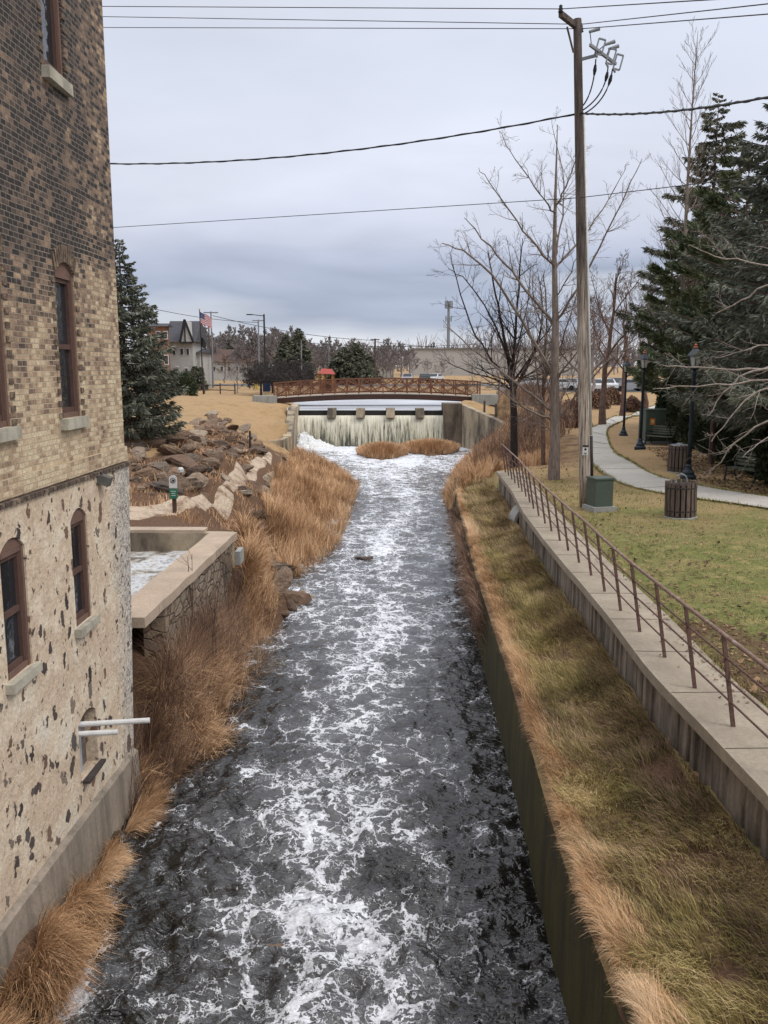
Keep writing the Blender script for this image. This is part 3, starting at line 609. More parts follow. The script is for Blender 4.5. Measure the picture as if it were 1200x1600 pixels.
# ------------------------------------------------------------------ channel wall
def xchan(y): return np.interp(y, Rs[:, 1], Rs[:, 0])
ys = np.r_[np.arange(1, CH_END, .6), CH_END]
e = MB()
vs = []
for y in ys:
    x = float(xr(y)); vs += [(x, y, -2.9), (x-.0+.03, y, -.98), (x+.25, y, -.98), (x+.25, y, -2.9)]
fs = []
for i in range(len(ys)-1):
    b = 4*i
    for j in range(3): fs.append((b+j, b+j+1, b+4+j+1, b+4+j)[::-1])
fs += [(0, 1, 2, 3)[::-1], tuple(4*(len(ys)-1)+j for j in range(4))]
e.add(vs, fs); tag(e.build('channel_wall', C_CHAN, origin=(2, 10, -2.6)), 'dark mossy concrete wall standing in the water along the right side of the river', 'wall')
# ------------------------------------------------------------------ walkway on its retaining wall, with railing
innerc = curve([(975, 917), (1032, 985), (1075, 1025), (1117, 1072), (1200, 1150)], 0)
WIDW = .95
ys = np.r_[np.arange(0, WLK_END, .5), WLK_END]
t = MB(); vs = []
def wnorm(y):
    d = Vector((float(xwalk(y+.3)-xwalk(y-.3)), .6, 0)).normalized(); return Vector((d.y, -d.x, 0))
wk = empty('walkway', (float(xwalk(12)), 12, -.9), 'curving concrete walkway carried on a stained ribbed retaining wall beside the lawn', 'walkway')
for y in ys:
    x = float(xwalk(y)); n_ = wnorm(y); a = Vector((x, y, 0)); b = a+n_*WIDW
    vs += [(a.x, a.y, -.14), (a.x, a.y, .0), (b.x, b.y, .0), (b.x, b.y, -.3)]
fs = []
for i in range(len(ys)-1):
    b = 4*i
    for j in range(4): fs.append((b+j, b+(j+1) % 4, b+4+(j+1) % 4, b+4+j)[::-1])
fs += [(0, 1, 2, 3)[::-1], tuple(4*(len(ys)-1)+j for j in range(4))]
t.add(vs, fs)
sl = t.build('slab', C_WALK, wk)
for y in np.arange(2.2, WLK_END, 1.55):      # contraction joints, each a thin dark filler strip
    x = float(xwalk(y)); n_ = wnorm(y)
    MB().beam((x+.01, y, .0015), (x+n_.x*(WIDW-.02), y+n_.y*(WIDW-.02), .0015), .014, .006).build('joint_filler', M('dark_joint', (.10, .085, .07), (.14, .11, .09), 20, .9), sl)
t = MB(); k = 0; y = 0.0; vs = []; fs = []
while y < WLK_END:
    dep = .09+(.022 if k % 4 > 1 else 0)+.012*math.sin(k*1.3); x = float(xwalk(y))+dep
    vs += [(x, y, -1.15), (x, y, -.14)]; k += 1; y += [.16+.05*math.sin(k*2.1), .02, .10, .02][(k-1) % 4]
fs = [(2*i, 2*i+1, 2*i+3, 2*i+2) for i in range(k-1)]
t.add(vs, fs); t.build('ribbed_wall', C_WALL, wk)
# railing
rp3 = np.array([G(*p, 0) for p in [(1146, 1135), (1086, 1075), (1039, 1027), (1000, 987), (970, 954), (945, 924), (924, 899), (905, 879), (888, 860), (875, 845), (862, 830), (852, 818), (842, 806), (834, 795), (828, 785), (822, 776), (816, 768), (811, 762), (805, 755), (800, 749), (795, 743), (790, 738)]])
near = [rp3[0]+(rp3[0]-rp3[1])*k for k in (1, 2, 3)][::-1]
rp3 = np.vstack([near, rp3])
rl = empty('railing', tuple(rp3[8]), 'rusty pipe railing with four rails leaning outward along the concrete walkway', 'railing')
LEAN = -.17
def rt(p, h): return (p[0]+LEAN*h, p[1], h)
for p in rp3: MB().beam((p[0], p[1], -.02), rt(p, 1.03), .042, .032, up=(0, 1, 0)).build('post', RUST, rl)
for h, r_, m_, nm in ((1.05, .024, RAILM, 'top_rail'), (.79, .0125, RUST, 'rail'), (.54, .0125, RUST, 'rail'), (.28, .0125, RUST, 'rail')):
    MB().tube([rt(p, h) for p in rp3], r_, 8).build(nm, m_, rl, smooth=True)
# culvert flap by the wall
c = G(818, 822, -.8); e = empty('culvert', (c[0], c[1], -.9), 'dark culvert mouth with a curved concrete apron under the walkway lip', 'culvert')
mb = MB(); 
for k in range(10):
    a0 = R(100+k*9); a1 = R(109+k*9); r0 = .62
    p0 = (c[0]+.1+math.cos(a0)*.45, c[1]-.1, -.95+math.sin(a0)*.75); p1 = (c[0]+.1+math.cos(a1)*.45, c[1]-.1, -.95+math.sin(a1)*.75)
    mb.quad(p0, p1, (p1[0]-.05, p1[1]+.8, p1[2]), (p0[0]-.05, p0[1]+.8, p0[2])); mb.quad(p0, p1, (p1[0]+.08, p1[1], p1[2]-.03), (p0[0]+.08, p0[1], p0[2]-.03))
mb.build('apron', C_GREY, e)
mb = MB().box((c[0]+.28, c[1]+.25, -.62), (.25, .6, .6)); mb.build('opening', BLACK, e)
# ------------------------------------------------------------------ park path
pin = [(1500, 826), (1200, 780), (1093, 763), (1040, 752), (1013, 744), (992, 732), (968, 712), (952, 693), (947, 677), (957, 667), (987, 655), (1018, 645), (1040, 641)]
pout = [(1500, 848), (1200, 797), (1093, 785), (1045, 776), (1000, 769), (962, 757), (932, 738), (917, 712), (914, 690), (922, 671), (945, 660), (1010, 640), (1040, 635)]
def resamp(pts, n):
    a = np.array([G(x, y, 0)[:2] for x, y in pts]); d = np.r_[0, np.cumsum(np.linalg.norm(np.diff(a, axis=0), axis=1))]; s_ = np.linspace(0, d[-1], n)
    b = np.stack([np.interp(s_, d, a[:, 0]), np.interp(s_, d, a[:, 1])], -1)
    for _ in range(3): b[1:-1] = (b[:-2]+2*b[1:-1]+b[2:])/4
    return b
A = resamp(pin, 60); B = resamp(pout, 60); vs = []; K = 6
for a, b in zip(A, B):
    for k in range(K):
        p = a+(b-a)*k/(K-1); vs.append((p[0], p[1], float(ZR(p[0], p[1]))+.05))
fs = [(i*K+k, i*K+k+1, (i+1)*K+k+1, (i+1)*K+k) for i in range(59) for k in range(K-1)]
o = MB().add(vs, fs).build('path', C_PATH); tag(o, kind='structure')
PA, PB = A.copy(), B.copy()
def pedge(n):
    E = [PA, PB]; o_ = []
    for e_, sg_ in ((PA, 1), (PB, -1)):
        s__ = rng.uniform(0, 59, n//2); px_ = np.interp(s__, range(60), e_[:, 0]); py_ = np.interp(s__, range(60), e_[:, 1]); ox, oy = PA[:, 0]-PB[:, 0], PA[:, 1]-PB[:, 1]; nx_ = np.interp(s__, range(60), ox); ny_ = np.interp(s__, range(60), oy); l_ = np.hypot(nx_, ny_)
        d_ = sg_*(rng.normal(.02, .055, n//2)+.10*(fbm(s__*1.3, s__*0+sg_, 3)-.5)); o_.append(np.stack([px_+nx_/l_*d_, py_+ny_/l_*d_]))
    x, y = np.concatenate(o_, 1); return x, y, ZR(x, y)+.03
field('edge_grass', 16000, pedge, (.04, .12), (.008, .014), (.3, 1.7), LAWNG, 'ragged dry grass creeping over both edges of the park path', 'grass')
mb = MB()
for i in range(0, 59, 2):
    a, b = A[i], B[i]; mb.beam((a[0], a[1], float(ZR(*a))+.052), (b[0], b[1], float(ZR(*b))+.052), .03, .006)
tag(mb.build('path_joints', M('dark_joint', (.1, .085, .07))), kind='structure')
# sandy trail on the left bank
tr = [(150, 808, 0, .6), (195, 803, 0, .6), (242, 797, 0, .5), (295, 790, 0, .32), (325, 780, -.1, .2), (355, 767, -.3, .26), (380, 750, -.45, .22), (394, 735, -.6, .24), (412, 723, -.8, .36), (420, 710, -.9, .24), (412, 696, -1.0, .2)]
c_ = np.array([[*G(a, b, z)[:2], h] for a, b, z, h in tr]); s_ = np.linspace(0, len(tr)-1, 60); c_ = np.stack([np.interp(s_, range(len(tr)), c_[:, k]) for k in range(3)], -1)
for _ in range(3): c_[1:-1] = (c_[:-2]+2*c_[1:-1]+c_[2:])/4
vs = []; K = 9
for i in range(60):
    d = c_[min(i+1, 59), :2]-c_[max(i-1, 0), :2]; d /= np.linalg.norm(d); n_ = np.array([-d[1], d[0]])
    wl = c_[i, 2]*(.75+.7*vnoise(i*.7, 1)); wr = c_[i, 2]*(.75+.7*vnoise(i*.7, 7))
    for k in range(K):
        q_ = c_[i, :2]+n_*(-wr+(wl+wr)*k/(K-1)); vs.append((q_[0], q_[1], float(ZL(q_[0], q_[1]))+.035+.02*(vnoise(q_[0]*5, q_[1]*5)-.5)-.06*(k in (0, K-1))))
fs = [(i*K+k, (i+1)*K+k, (i+1)*K+k+1, i*K+k+1) for i in range(59) for k in range(K-1)]
tag(MB().add(vs, fs).build('trail', C_SAND), kind='structure')
# ------------------------------------------------------------------ the mill on the left
def wx(y): return -4.183+.0365*y
def Wp(px, py):
    d = ray(px, py); t = -4.183/(d[0]-.0365*d[1]); return np.array([d[0]*t, d[1]*t, CZ+d[2]*t])
YC = float(Wp(188, 572)[1]); BELT = float(Wp(193, 722)[2])
def arch_pts(y0, y1, zb, zt, rise, n=8):
    pts = [(y0, zb), (y1, zb), (y1, zt-rise)]
    for k in range(1, n): t_ = k/n; pts.append((y1+(y0-y1)*t_, zt-rise+rise*(1-(2*t_-1)**2)))
    return pts+[(y0, zt-rise)]
def facade(name, m, parent, y0, y1, z0, z1, holes, off, dep=.3):
    bm = bmesh.new(); edges = []; loops = []
    def loop(pts):
        vs_ = [bm.verts.new((wx(a)+off, a, b)) for a, b in pts]
        for i in range(len(vs_)): edges.append(bm.edges.new((vs_[i], vs_[(i+1) % len(vs_)])))
        loops.append(vs_)
    loop([(y0, z0), (y1, z0), (y1, z1), (y0, z1)])
    for h in holes: loop(arch_pts(*h))
    bmesh.ops.triangle_fill(bm, edges=edges, use_beauty=True, use_dissolve=False)
    for i, lo in enumerate(loops):
        bk = [bm.verts.new((v_.co.x-(dep if i else 6.0), v_.co.y, v_.co.z)) for v_ in lo]
        for k in range(len(lo)): bm.faces.new((lo[k], lo[(k+1) % len(lo)], bk[(k+1) % len(lo)], bk[k]))
    if name == 'stone_wall':      # the old corner is battered: it steps back toward its foot
        for v_ in bm.verts:
            if v_.co.y > YC-.05: v_.co.y -= .11*(BELT-v_.co.z)*(1 if v_.co.z < BELT-.01 else 0)
    bmesh.ops.recalc_face_normals(bm, faces=bm.faces)
    og = ORG[parent]; bmesh.ops.translate(bm, verts=bm.verts, vec=Vector(-og))
    me = bpy.data.meshes.new(name); bm.to_mesh(me); bm.free(); me.materials.append(m)
    o = bpy.data.objects.new(name, me); COL.objects.link(o); o.parent = parent; ORG[o] = og; return o
mill = empty('brick_mill', (wx(YC), YC, -2.6), 'tall old mill with soot-stained cream brick above a parged fieldstone base, rising from the river', 'building')
def zof(px, py): return float(Wp(px, py)[2])
def yof(px, py=572): return float(Wp(px, py)[1])
HU = [(yof(93), yof(123), zof(112, 652), zof(106, 412), .14), (yof(93)-1.9, yof(123)-1.9, zof(112, 652), zof(106, 412), .14),
      (yof(66, 60), yof(97, 60), zof(86, 118), zof(86, 118)+2.2, .14)]
HU.append((HU[2][0]-1.9-.02, HU[2][1]-1.9, HU[2][2]+.0, HU[2][3], .14)); HU = HU[:3]
HL = [(yof(108, 880), yof(134, 880), zof(122, 975), zof(120, 792), .13), (yof(108, 880)-1.8, yof(134, 880)-1.75, zof(122, 975)-.02, zof(120, 792)-.02, .13),
      (yof(118, 1160), yof(147, 1160), zof(130, 1212), zof(132, 1107), .10)]
facade('brick_wall', BRICK, mill, -3, YC, BELT, 15, HU, 0)
facade('stone_wall', RUBBLE, mill, -3, YC+.03, -2.9, BELT-.002, HL, .045, .34)
facade('belt_course', BRICK, mill, -3, YC+.03, BELT+.02, BELT+.22, [], .03)
bm_ = MB()      # drip moulding of tilted header bricks above the belt
for y in np.arange(2, YC, .115): bm_.box((wx(y)+.035, y+.055, BELT-.025+.0), (.09, .10, .05))
bm_.build('drip_course', M('dark_brick_course', (.17, .12, .09), (.08, .06, .05), 6, .9, .6, c3=(.35, .26, .18)), mill)
ARCHB = M('arch_brick', (.34, .24, .17), (.10, .07, .055), 5, .9, .6, c3=(.42, .32, .2))
def window(h, off, m_arch=True, dep=.035, label=None):
    y0, y1, zb, zt, rise = h; rec = off-dep
    wn = MB()
    for a, b, c_, d_ in ((y0, y0+.05, zb, zt-rise), (y1-.05, y1, zb, zt-rise), (y0+.05, y1-.05, zb, zb+.06), (y0+.05, y1-.05, zt-rise-.05, zt-rise)):
        wn.box((wx((a+b)/2)+rec-.03, (a+b)/2, (c_+d_)/2), (.10, b-a, d_-c_))
    wo_ = wn.build('window', WTRIM, mill)
    if label: wo_['label'] = label
    sh = MB(); pts = arch_pts(y0, y1, zt-rise+.0, zt, rise-.001)[2:]; n_ = len(pts)
    sh.add([(wx(a)+rec+.015, a, b) for a, b in pts]+[(wx(a)+rec-.03, a, b) for a, b in pts], [tuple(range(n_)), tuple(range(2*n_-1, n_-1, -1))]+[(k, k+n_, (k+1) % n_+n_, (k+1) % n_) for k in range(n_)])
    sh.build('arch_board', WTRIM, wo_)
    sa = MB(); zm = (zb+zt-rise)/2
    for a, b, c_, d_ in ((y0+.05, y0+.10, zb+.06, zt-rise-.05), (y1-.10, y1-.05, zb+.06, zt-rise-.05), (y0+.1, y1-.1, zb+.06, zb+.12), (y0+.1, y1-.1, zm-.03, zm+.03), (y0+.1, y1-.1, zt-rise-.1, zt-rise-.05)):
        sa.box((wx((a+b)/2)+rec-.035, (a+b)/2, (c_+d_)/2), (.06, b-a, d_-c_))
    sa.build('sash', WFRAME, wo_)
    gl = MB(); gl.box((wx((y0+y1)/2)+rec-.045, (y0+y1)/2, (zb+zt-rise)/2), (.012, y1-y0-.2, zt-rise-zb-.15)); gl.build('glass', GLASS, wo_)
    if off > .0: zs = .10
    else: zs = .13
    si = MB(); si.box((wx((y0+y1)/2)+off-.06, (y0+y1)/2, zb-zs/2-.002), (.28, y1-y0+.16, zs)); si.build('sill', SILL, wo_)
    if m_arch:
        ar = MB(); n = 11
        for k in range(n):
            t_ = (k+.5)/n; yy_ = y0-.04+(y1-y0+.08)*t_; a = R(90-(t_-.5)*46); z_ = zt-rise+rise*(1-(2*t_-1)**2)+.10
            ar.box((wx(yy_)+off+.006, yy_, z_), (.03, (y1-y0+.08)/n-.012, .2), rx=(t_-.5)*-.8)
        ar.build('brick_arch', ARCHB, mill)
        er = MB()
        for zz_ in np.arange(zb, zt-rise, .142):     # quoin headers beside the opening
            er.box((wx(y1+.05)+off+.004, y1+.055, zz_+.035), (.02, .10, .062)); er.box((wx(y0-.05)+off+.004, y0-.055, zz_+.035), (.02, .10, .062))
        er.build('quoin_bricks', ARCHB, mill)
for h, lb in zip(HU, ('tall arched window above the belt course, nearer the corner', 'tall arched window cut by the left edge of view', 'topmost window with dark sash')): window(h, 0.0, True, label=lb)
for h, lb in zip(HL[:2], ('arched basement window nearer the corner', 'arched basement window at the left edge')): window(h, .045, False, .04, label=lb)
# small blocked opening, louvre and white pipes
y0, y1, zb, zt, rise = HL[2]
mb = MB().box((wx((y0+y1)/2)-.15, (y0+y1)/2, (zb+zt)/2), (.1, y1-y0, zt-zb)); ob = mb.build('blocked_opening', M('rubble_infill', (.10, .08, .07), (.30, .24, .2), 7, .95, 1, .03), mill)
mb = MB().box((wx(y0)-.03, y0+.10, (zb+zt)/2-.04), (.07, .16, zt-zb-.22)); mb.build('white_jamb', M('peeling_white_paint', (.46, .48, .48), (.35, .37, .37), 5, .8, .3), mill)
mb = MB().box((wx((y0+y1)/2)+.06, (y0+y1)/2+.05, zb-.02), (.14, y1-y0+.05, .035)); mb.build('ledge', M('dark_ledge', (.08, .07, .06), (.05, .04, .04)), mill)
pz = zt-.12
mb = MB().tube([(wx(y0)-.3, y0+.08, pz), (wx(y0)+.2, y0+.15, pz+.0), (wx(y0)+.86, y0+.25, pz)], .034, 10); a_ = mb.build('drain_pipe', WHITE, mill, smooth=False)
mb = MB().tube([(wx(y0)-.3, y0+.0, pz-.09), (wx(y0)+.5, y0+.10, pz-.09)], .034, 10); mb.build('drain_pipe', WHITE, mill)
fz = Wp(148, 748); mb = MB().box((fz[0]+.12, fz[1]+.02, fz[2]-.02), (.16, .14, .12), ry=.35); fl = mb.build('floodlight', M('aged_grey_housing', (.16, .15, .13), (.1, .1, .09), 9), mill)
MB().tube([(fz[0]-.0, fz[1], fz[2]+.09), (fz[0]+.08, fz[1], fz[2]+.08), (fz[0]+.1, fz[1]+.01, fz[2]+.03)], .018, 8).build('bracket', BLACK, fl)
plv = MB(); pz0 = float(Wp(133, 1267)[2]); ysr = np.arange(-3, YC+.01, .5)
for y in (ysr): pass
mb = MB(); vs = []
for y in np.r_[np.arange(-3, YC-.75, .4), YC-.42]:
    tz = -1.70-.03*math.sin(y*1.7); tz = float(np.interp(y, [0, 8, YC], [pz0-.05, pz0+.05, pz0]))
    vs += [(wx(y)+.17, y, -2.9), (wx(y)+.12, y, tz), (wx(y)-.1, y, tz+.14), (wx(y)-.1, y, -2.9)]
n = len(vs)//4; fs = [(4*i+j_, 4*i+(j_+1) % 4, 4*i+4+(j_+1) % 4, 4*i+4+j_)[::-1] for i in range(n-1) for j_ in range(4)]+[(0, 1, 2, 3)[::-1], tuple(4*(n-1)+j_ for j_ in range(4))]
mb.add(vs, fs).build('plinth', C_WALL if False else PLINTH, mill)
mb = MB().box((wx(4)-3.2, 4.5, 15.2), (7.0, YC+4, .5)); mb.build('roof', M('tar_roof', (.05, .05, .05), (.08, .08, .08)), mill)

# ------------------------------------------------------------------ the stone basin
cn = [np.append(G(*p, 0)[:2], 0) for p in ((190, 945), (226, 965), (370, 831), (336, 831))]
bs = empty('stone_basin', ((cn[1][0]+cn[2][0])/2, (cn[1][1]+cn[2][1])/2, -2.3), 'old stone basin with broad tan coping between the mill corner and the sandy trail', 'basin')
d_ = (cn[2]-cn[1])/np.linalg.norm(cn[2]-cn[1]); n_ = np.array([-d_[1], d_[0], 0])       # towards the inside
WD = .62; a = cn[1]; b = cn[2]
vs = []; K = 14
for k in range(K+1):
    p = a+(b-a)*k/K; w_ = .012*math.sin(k*2.3); 
    for q_, z_ in ((0, -.17), (0, 0.0), (WD, 0.0), (WD, -.17)): pp = p+n_*q_; vs.append((pp[0]+w_, pp[1], z_+.006*math.sin(k*1.7)))
fs = [(4*i+j_, 4*i+(j_+1) % 4, 4*i+4+(j_+1) % 4, 4*i+4+j_) for i in range(K) for j_ in range(4)]+[(0, 1, 2, 3), tuple(4*K+j_ for j_ in range(4))[::-1]]
MB().add(vs, fs).build('coping', C_COPE, bs)
t = NT('old_stone_masonry'); dv = t.n('ShaderNodeVectorMath'); dv.operation = 'ADD'; nz = t.n('ShaderNodeVectorMath'); nz.operation = 'SCALE'; nz.inputs['Scale'].default_value = .12; t.l(t.noise(4, 4, .6, col=True), nz.inputs[0]); t.l(t.map((1, 1, 1.6)), dv.inputs[0]); t.l(nz.outputs[0], dv.inputs[1])
ed_ = t.vor(3.0, dv.outputs[0], feat='DISTANCE_TO_EDGE'); cc_ = t.sepz(t.vor(3.0, dv.outputs[0], out='Color')); fn_ = t.noise(16, 5, .7)
STW = t.done(t.mix(t.ramp(ed_, [(.01, 0.0), (.05, 1.0)]), (.10, .08, .06), t.mix(.7, t.ramp(cc_[0], [(0, (.20, .14, .10)), (.4, (.36, .28, .20)), (.7, (.26, .21, .17)), (1, (.45, .36, .26))]), t.ramp(fn_, [(.3, .35), (.65, 1.15)]), 'MULTIPLY')), .95, t.bump(t.math('ADD', t.ramp(ed_, [(0, 0.0), (.08, 1.0)]), t.math('MULTIPLY', fn_, .6)), 1, .04))
mb = MB(); p0 = a+n_*.12+d_*1.5; p1 = b+n_*.12-d_*.06
mb.beam((p0[0]+n_[0]*.2, p0[1]+n_[1]*.2, -1.4), (p1[0]+n_[0]*.2, p1[1]+n_[1]*.2, -1.4), .40, 2.46).build('masonry_wall', STW, bs)
q0 = b+n_*.15+d_*.05; mb = MB().beam((q0[0]+.05, q0[1]+.0, -.45), (q0[0]-6.5, q0[1]+.1, -.45), .26, .86).build('back_wall', C_WEIR, bs)
mb = MB().beam((q0[0]+.0-WD+.0, q0[1]+.12, .012), (q0[0]-6.5, q0[1]+.22, .012), .42, .07).build('back_coping', C_COPE, bs)
mb = MB().box((p1[0]-n_[0]*.3+.05, p1[1]-1.0, -.35), (.12, .5, .3)); mb.build('corner_block', C_GREY, bs)
t = NT('basin_ice'); f = t.noise(1.1, 6, .65); f2 = t.noise(7, 5, .7); s_ = t.sepz()
ff = t.math('ADD', t.math('MULTIPLY', f, .7), t.math('MULTIPLY', f2, .35))
icec = t.ramp(ff, [(.40, (.12, .10, .08)), (.47, (.33, .30, .26)), (.54, (.55, .56, .57)), (.60, (.24, .24, .24)), (.68, (.50, .42, .32))])
near_ = t.math('MULTIPLY', t.math('SUBTRACT', 16.0, t.math('ADD', s_[1], t.math('MULTIPLY', f, .8))), 3, clamp=True)
ICE = t.done(t.mix(near_, icec, (.60, .50, .39)), .6, t.bump(f2, .6, .04))
inn = a+n_*.6; mb = MB(); vs = []
ax = np.linspace(0, 1, 30)
for i in ax:
    for k in ax:
        p = a+(b-a)*i+n_*(WD-.1)*(1-k)+k*np.array([-6, 0, 0]); vs.append((p[0], p[1], -.47+.12*(float(fbm(p[0]*1.5, p[1]*1.5, 5))-.5)*2))
fs = [(i*30+k, i*30+k+1, (i+1)*30+k+1, (i+1)*30+k) for i in range(29) for k in range(29)]
MB().add(vs, fs).build('basin_floor', ICE, bs, smooth=True)
# ------------------------------------------------------------------ rocks
def rock_mesh(seed):
    rs = np.random.default_rng(seed); bm = bmesh.new(); bmesh.ops.create_icosphere(bm, subdivisions=3, radius=1)
    pl = rs.normal(size=(9, 3)); pl /= np.linalg.norm(pl, axis=1)[:, None]; of = rs.uniform(.42, .8, 9)
    for v_ in bm.verts:
        p = np.array(v_.co)
        for n__, o_ in zip(pl, of):
            q_ = p@n__
            if q_ > o_: p = p-n__*(q_-o_)*.9
        lay = .04*math.sin(p[2]*14+seed)
        p = p*(1+lay+.10*(float(vnoise(p[0]*2.5+seed, p[1]*2.5+p[2]*2, seed))-.5)+.06*(float(vnoise(p[0]*7, p[1]*7+p[2]*6, seed))-.5)); v_.co = p*np.array([1, .8, .55])
    me = bpy.data.meshes.new('rock'); bm.to_mesh(me); bm.free(); me.materials.append(ROCK); return me
RM = [rock_mesh(s_) for s_ in range(8)]
RC = 0
def rocks(poly, z0, n, smin, smax, label, group, lift=.1, power=1.5, mind=.6):
    global RC
    f = polyfield(poly, z0, ZL); x, y, z = f(n*14); used_ = []
    for X_, Y_, Z_ in zip(x, y, z):
        s_ = smin+(smax-smin)*rng.uniform()**power
        if any((X_-a_)**2+(Y_-b_)**2 < (mind*(s_+c_))**2 for a_, b_, c_ in used_): continue
        if len(used_) >= n: break
        used_.append((X_, Y_, s_)); o = bpy.data.objects.new('rock', RM[rng.integers(8)]); COL.objects.link(o)
        o.location = (float(X_), float(Y_), float(Z_)+s_*lift); o.scale = (s_*rng.uniform(.9, 1.4), s_*rng.uniform(.8, 1.2), s_*rng.uniform(.7, 1.2))
        o.rotation_euler = (rng.uniform(-.5, .5), rng.uniform(-.5, .5), rng.uniform(0, 6.3)); tag(o, label, 'rock', group); RC += 1
rocks([(195, 690), (245, 700), (290, 690), (330, 660), (400, 666), (435, 686), (412, 692), (400, 712), (370, 735), (340, 752), (300, 772), (250, 780), (196, 790)], .15, 225, .16, .62,
      'rough brown fieldstone in the jumbled rock slope above the sandy trail', 'rocks of the slope above the trail', .15)
rocks([(445, 700), (425, 735), (400, 755), (360, 790), (310, 800), (300, 815), (330, 815), (380, 795), (430, 750), (455, 715)], -.8, 26, .2, .5, 'brown stone on the lower edge of the sandy trail', 'stones below the trail', .2)
rocks([(400, 890), (440, 885), (480, 895), (484, 915), (470, 945), (440, 960), (425, 930)], -2.2, 34, .18, .48, 'dark wet boulder at the waterline below the reeds', 'boulders at the left waterline', .75, 1.5, .7)
rocks([(375, 820), (420, 815), (440, 860), (400, 880), (372, 870)], -1.5, 16, .15, .35, 'grey stone on the scree beside the basin', 'stones beside the basin', .2)
c = G(512, 1530, WZ)
for px, py, s_ in ((570, 873, .28), (430, 1478, .10)):
    c = G(px, py, WZ); o = bpy.data.objects.new('rock', RM[3]); COL.objects.link(o); o.location = (c[0], c[1], WZ-.02); o.scale = (s_*1.5, s_, s_*.8)
    tag(o, 'dark rock just breaking the water in mid river' if s_ > .2 else 'small brown stone in the foam near the bottom of view', 'rock')
# trail sign
c = G(273, 797, 0); gz = float(ZL(c[0], c[1])); k = c[1]/F*1.014
sg = empty('trail_sign', (c[0], c[1], gz), 'brown post by the trail with a round white marker above a green plate', 'sign')
MB().beam((c[0], c[1], gz-.2), (c[0], c[1], gz+36*k), .10, .10, up=(0, 1, 0)).build('post', M('brown_post', (.11, .06, .04), (.07, .04, .03), 6), sg)
zc = gz+50*k; mb = MB(); pts = [(-6.2, -9), (6.2, -9), (6.2, 5)]+[(6.2*math.cos(t_), 5+6.2*math.sin(t_)) for t_ in np.linspace(.3, 2.84, 9)]+[(-6.2, 5)]
vs = [(c[0]+a_*k, c[1]-.07, zc+b_*k) for a_, b_ in pts]; n = len(pts); mb.add(vs+[(v_[0], v_[1]+.02, v_[2]) for v_ in vs], [tuple(range(n)), tuple(range(2*n-1, n-1, -1))]+[(i, i+n, (i+1) % n+n, (i+1) % n) for i in range(n)])
pl_ = mb.build('marker_plate', WHITE, sg)
mb = MB()
for k_ in range(14):
    t0, t1 = 2*math.pi*k_/14, 2*math.pi*(k_+1)/14; f_ = lambda t_, r_: (c[0]+r_*k*math.cos(t_), c[1]-.078, zc+(3+r_*math.sin(t_))*k)
    mb.quad(f_(t0, 4.3), f_(t1, 4.3), f_(t1, 3.5), f_(t0, 3.5))
for a0, a1 in (((-2, 1), (1, 4.5)), ((-1.2, 4.4), (2.2, 1.8)), ((.2, .6), (2.2, 4.5))): mb.beam((c[0]+a0[0]*k, c[1]-.08, zc+a0[1]*k), (c[0]+a1[0]*k, c[1]-.08, zc+a1[1]*k), 1.0*k, .006, up=(0, 1, 0))
mb.build('emblem', BLACK, pl_)
gp = MB().box((c[0], c[1]-.06, gz+32*k), (12*k, .02, 15*k)).build('green_plate', M('sign_green', (.03, .20, .11), (.025, .17, .10), 3, .5, .05), sg)
mb = MB()
for i, w_ in enumerate((8, 6, 7)): mb.box((c[0], c[1]-.074, gz+(36-i*3.2)*k), (w_*k, .004, .9*k))
mb.build('lettering', WHITE, gp)
for px, py, h_ in ((283, 745, 14), (390, 676, 27)):
    q_ = G(px, py, .3 if px > 300 else .3); z_ = float(ZL(q_[0], q_[1])); kk = q_[1]/F
    if px > 300: tag(MB().tube([(q_[0], q_[1], z_-.2), (q_[0]+.02, q_[1], z_+h_*kk)], .05, 8).build('stake', BLACK, origin=(q_[0], q_[1], z_)), 'thin dark post standing alone in the tan grass above the trail', 'post')
    else:
        e = empty('small_marker', (q_[0], q_[1], z_), 'tiny white-topped stake among the rocks behind the trail sign', 'marker')
        MB().tube([(q_[0], q_[1], z_-.1), (q_[0], q_[1], z_+h_*kk)], .02, 6).build('stake', BLACK, e); MB().lathe((q_[0], q_[1], z_+h_*kk), [(.02, 0), (.09, .02), (.10, .12), (.06, .18)], 8).build('cap', WHITE, e)
# ------------------------------------------------------------------ weir, piers, side walls
we = empty('weir', ((WX0+WX1)/2, WEIRY, -2.6), 'low dam across the river with a cream curtain of falling water', 'weir')
NU, NV = 240, 40; U, V_ = np.meshgrid(np.linspace(0, 1, NU), np.linspace(0, 1, NV), indexing='ij')
X = WX0+(WX1-WX0)*U; z_ = .02-2.5*V_**1.25; y_ = WEIRY+.35-1.15*np.sqrt(V_)+.0
y_ = y_-.14*(fbm(U*90, V_*2.2, 5, 3)-.5)*np.minimum(1, V_*4)-.25*(fbm(U*18, V_*1.2, 9, 2)-.5)*V_
idx = np.arange(NU*NV).reshape(NU, NV); q = np.stack([idx[:-1, :-1], idx[:-1, 1:], idx[1:, 1:], idx[1:, :-1]], -1).reshape(-1, 4)
npmesh('water_curtain', np.stack([X, y_, z_], -1).reshape(-1, 3), q, FALL, we, smooth=True, attrs={'fall': V_.ravel()})
MB().box(((WX0+WX1)/2, WEIRY+.62, -1.1), (WX1-WX0, .5, 2.98)).build('dam_wall', M('wet_dark_dam', (.02, .02, .018), (.035, .03, .025)), we)
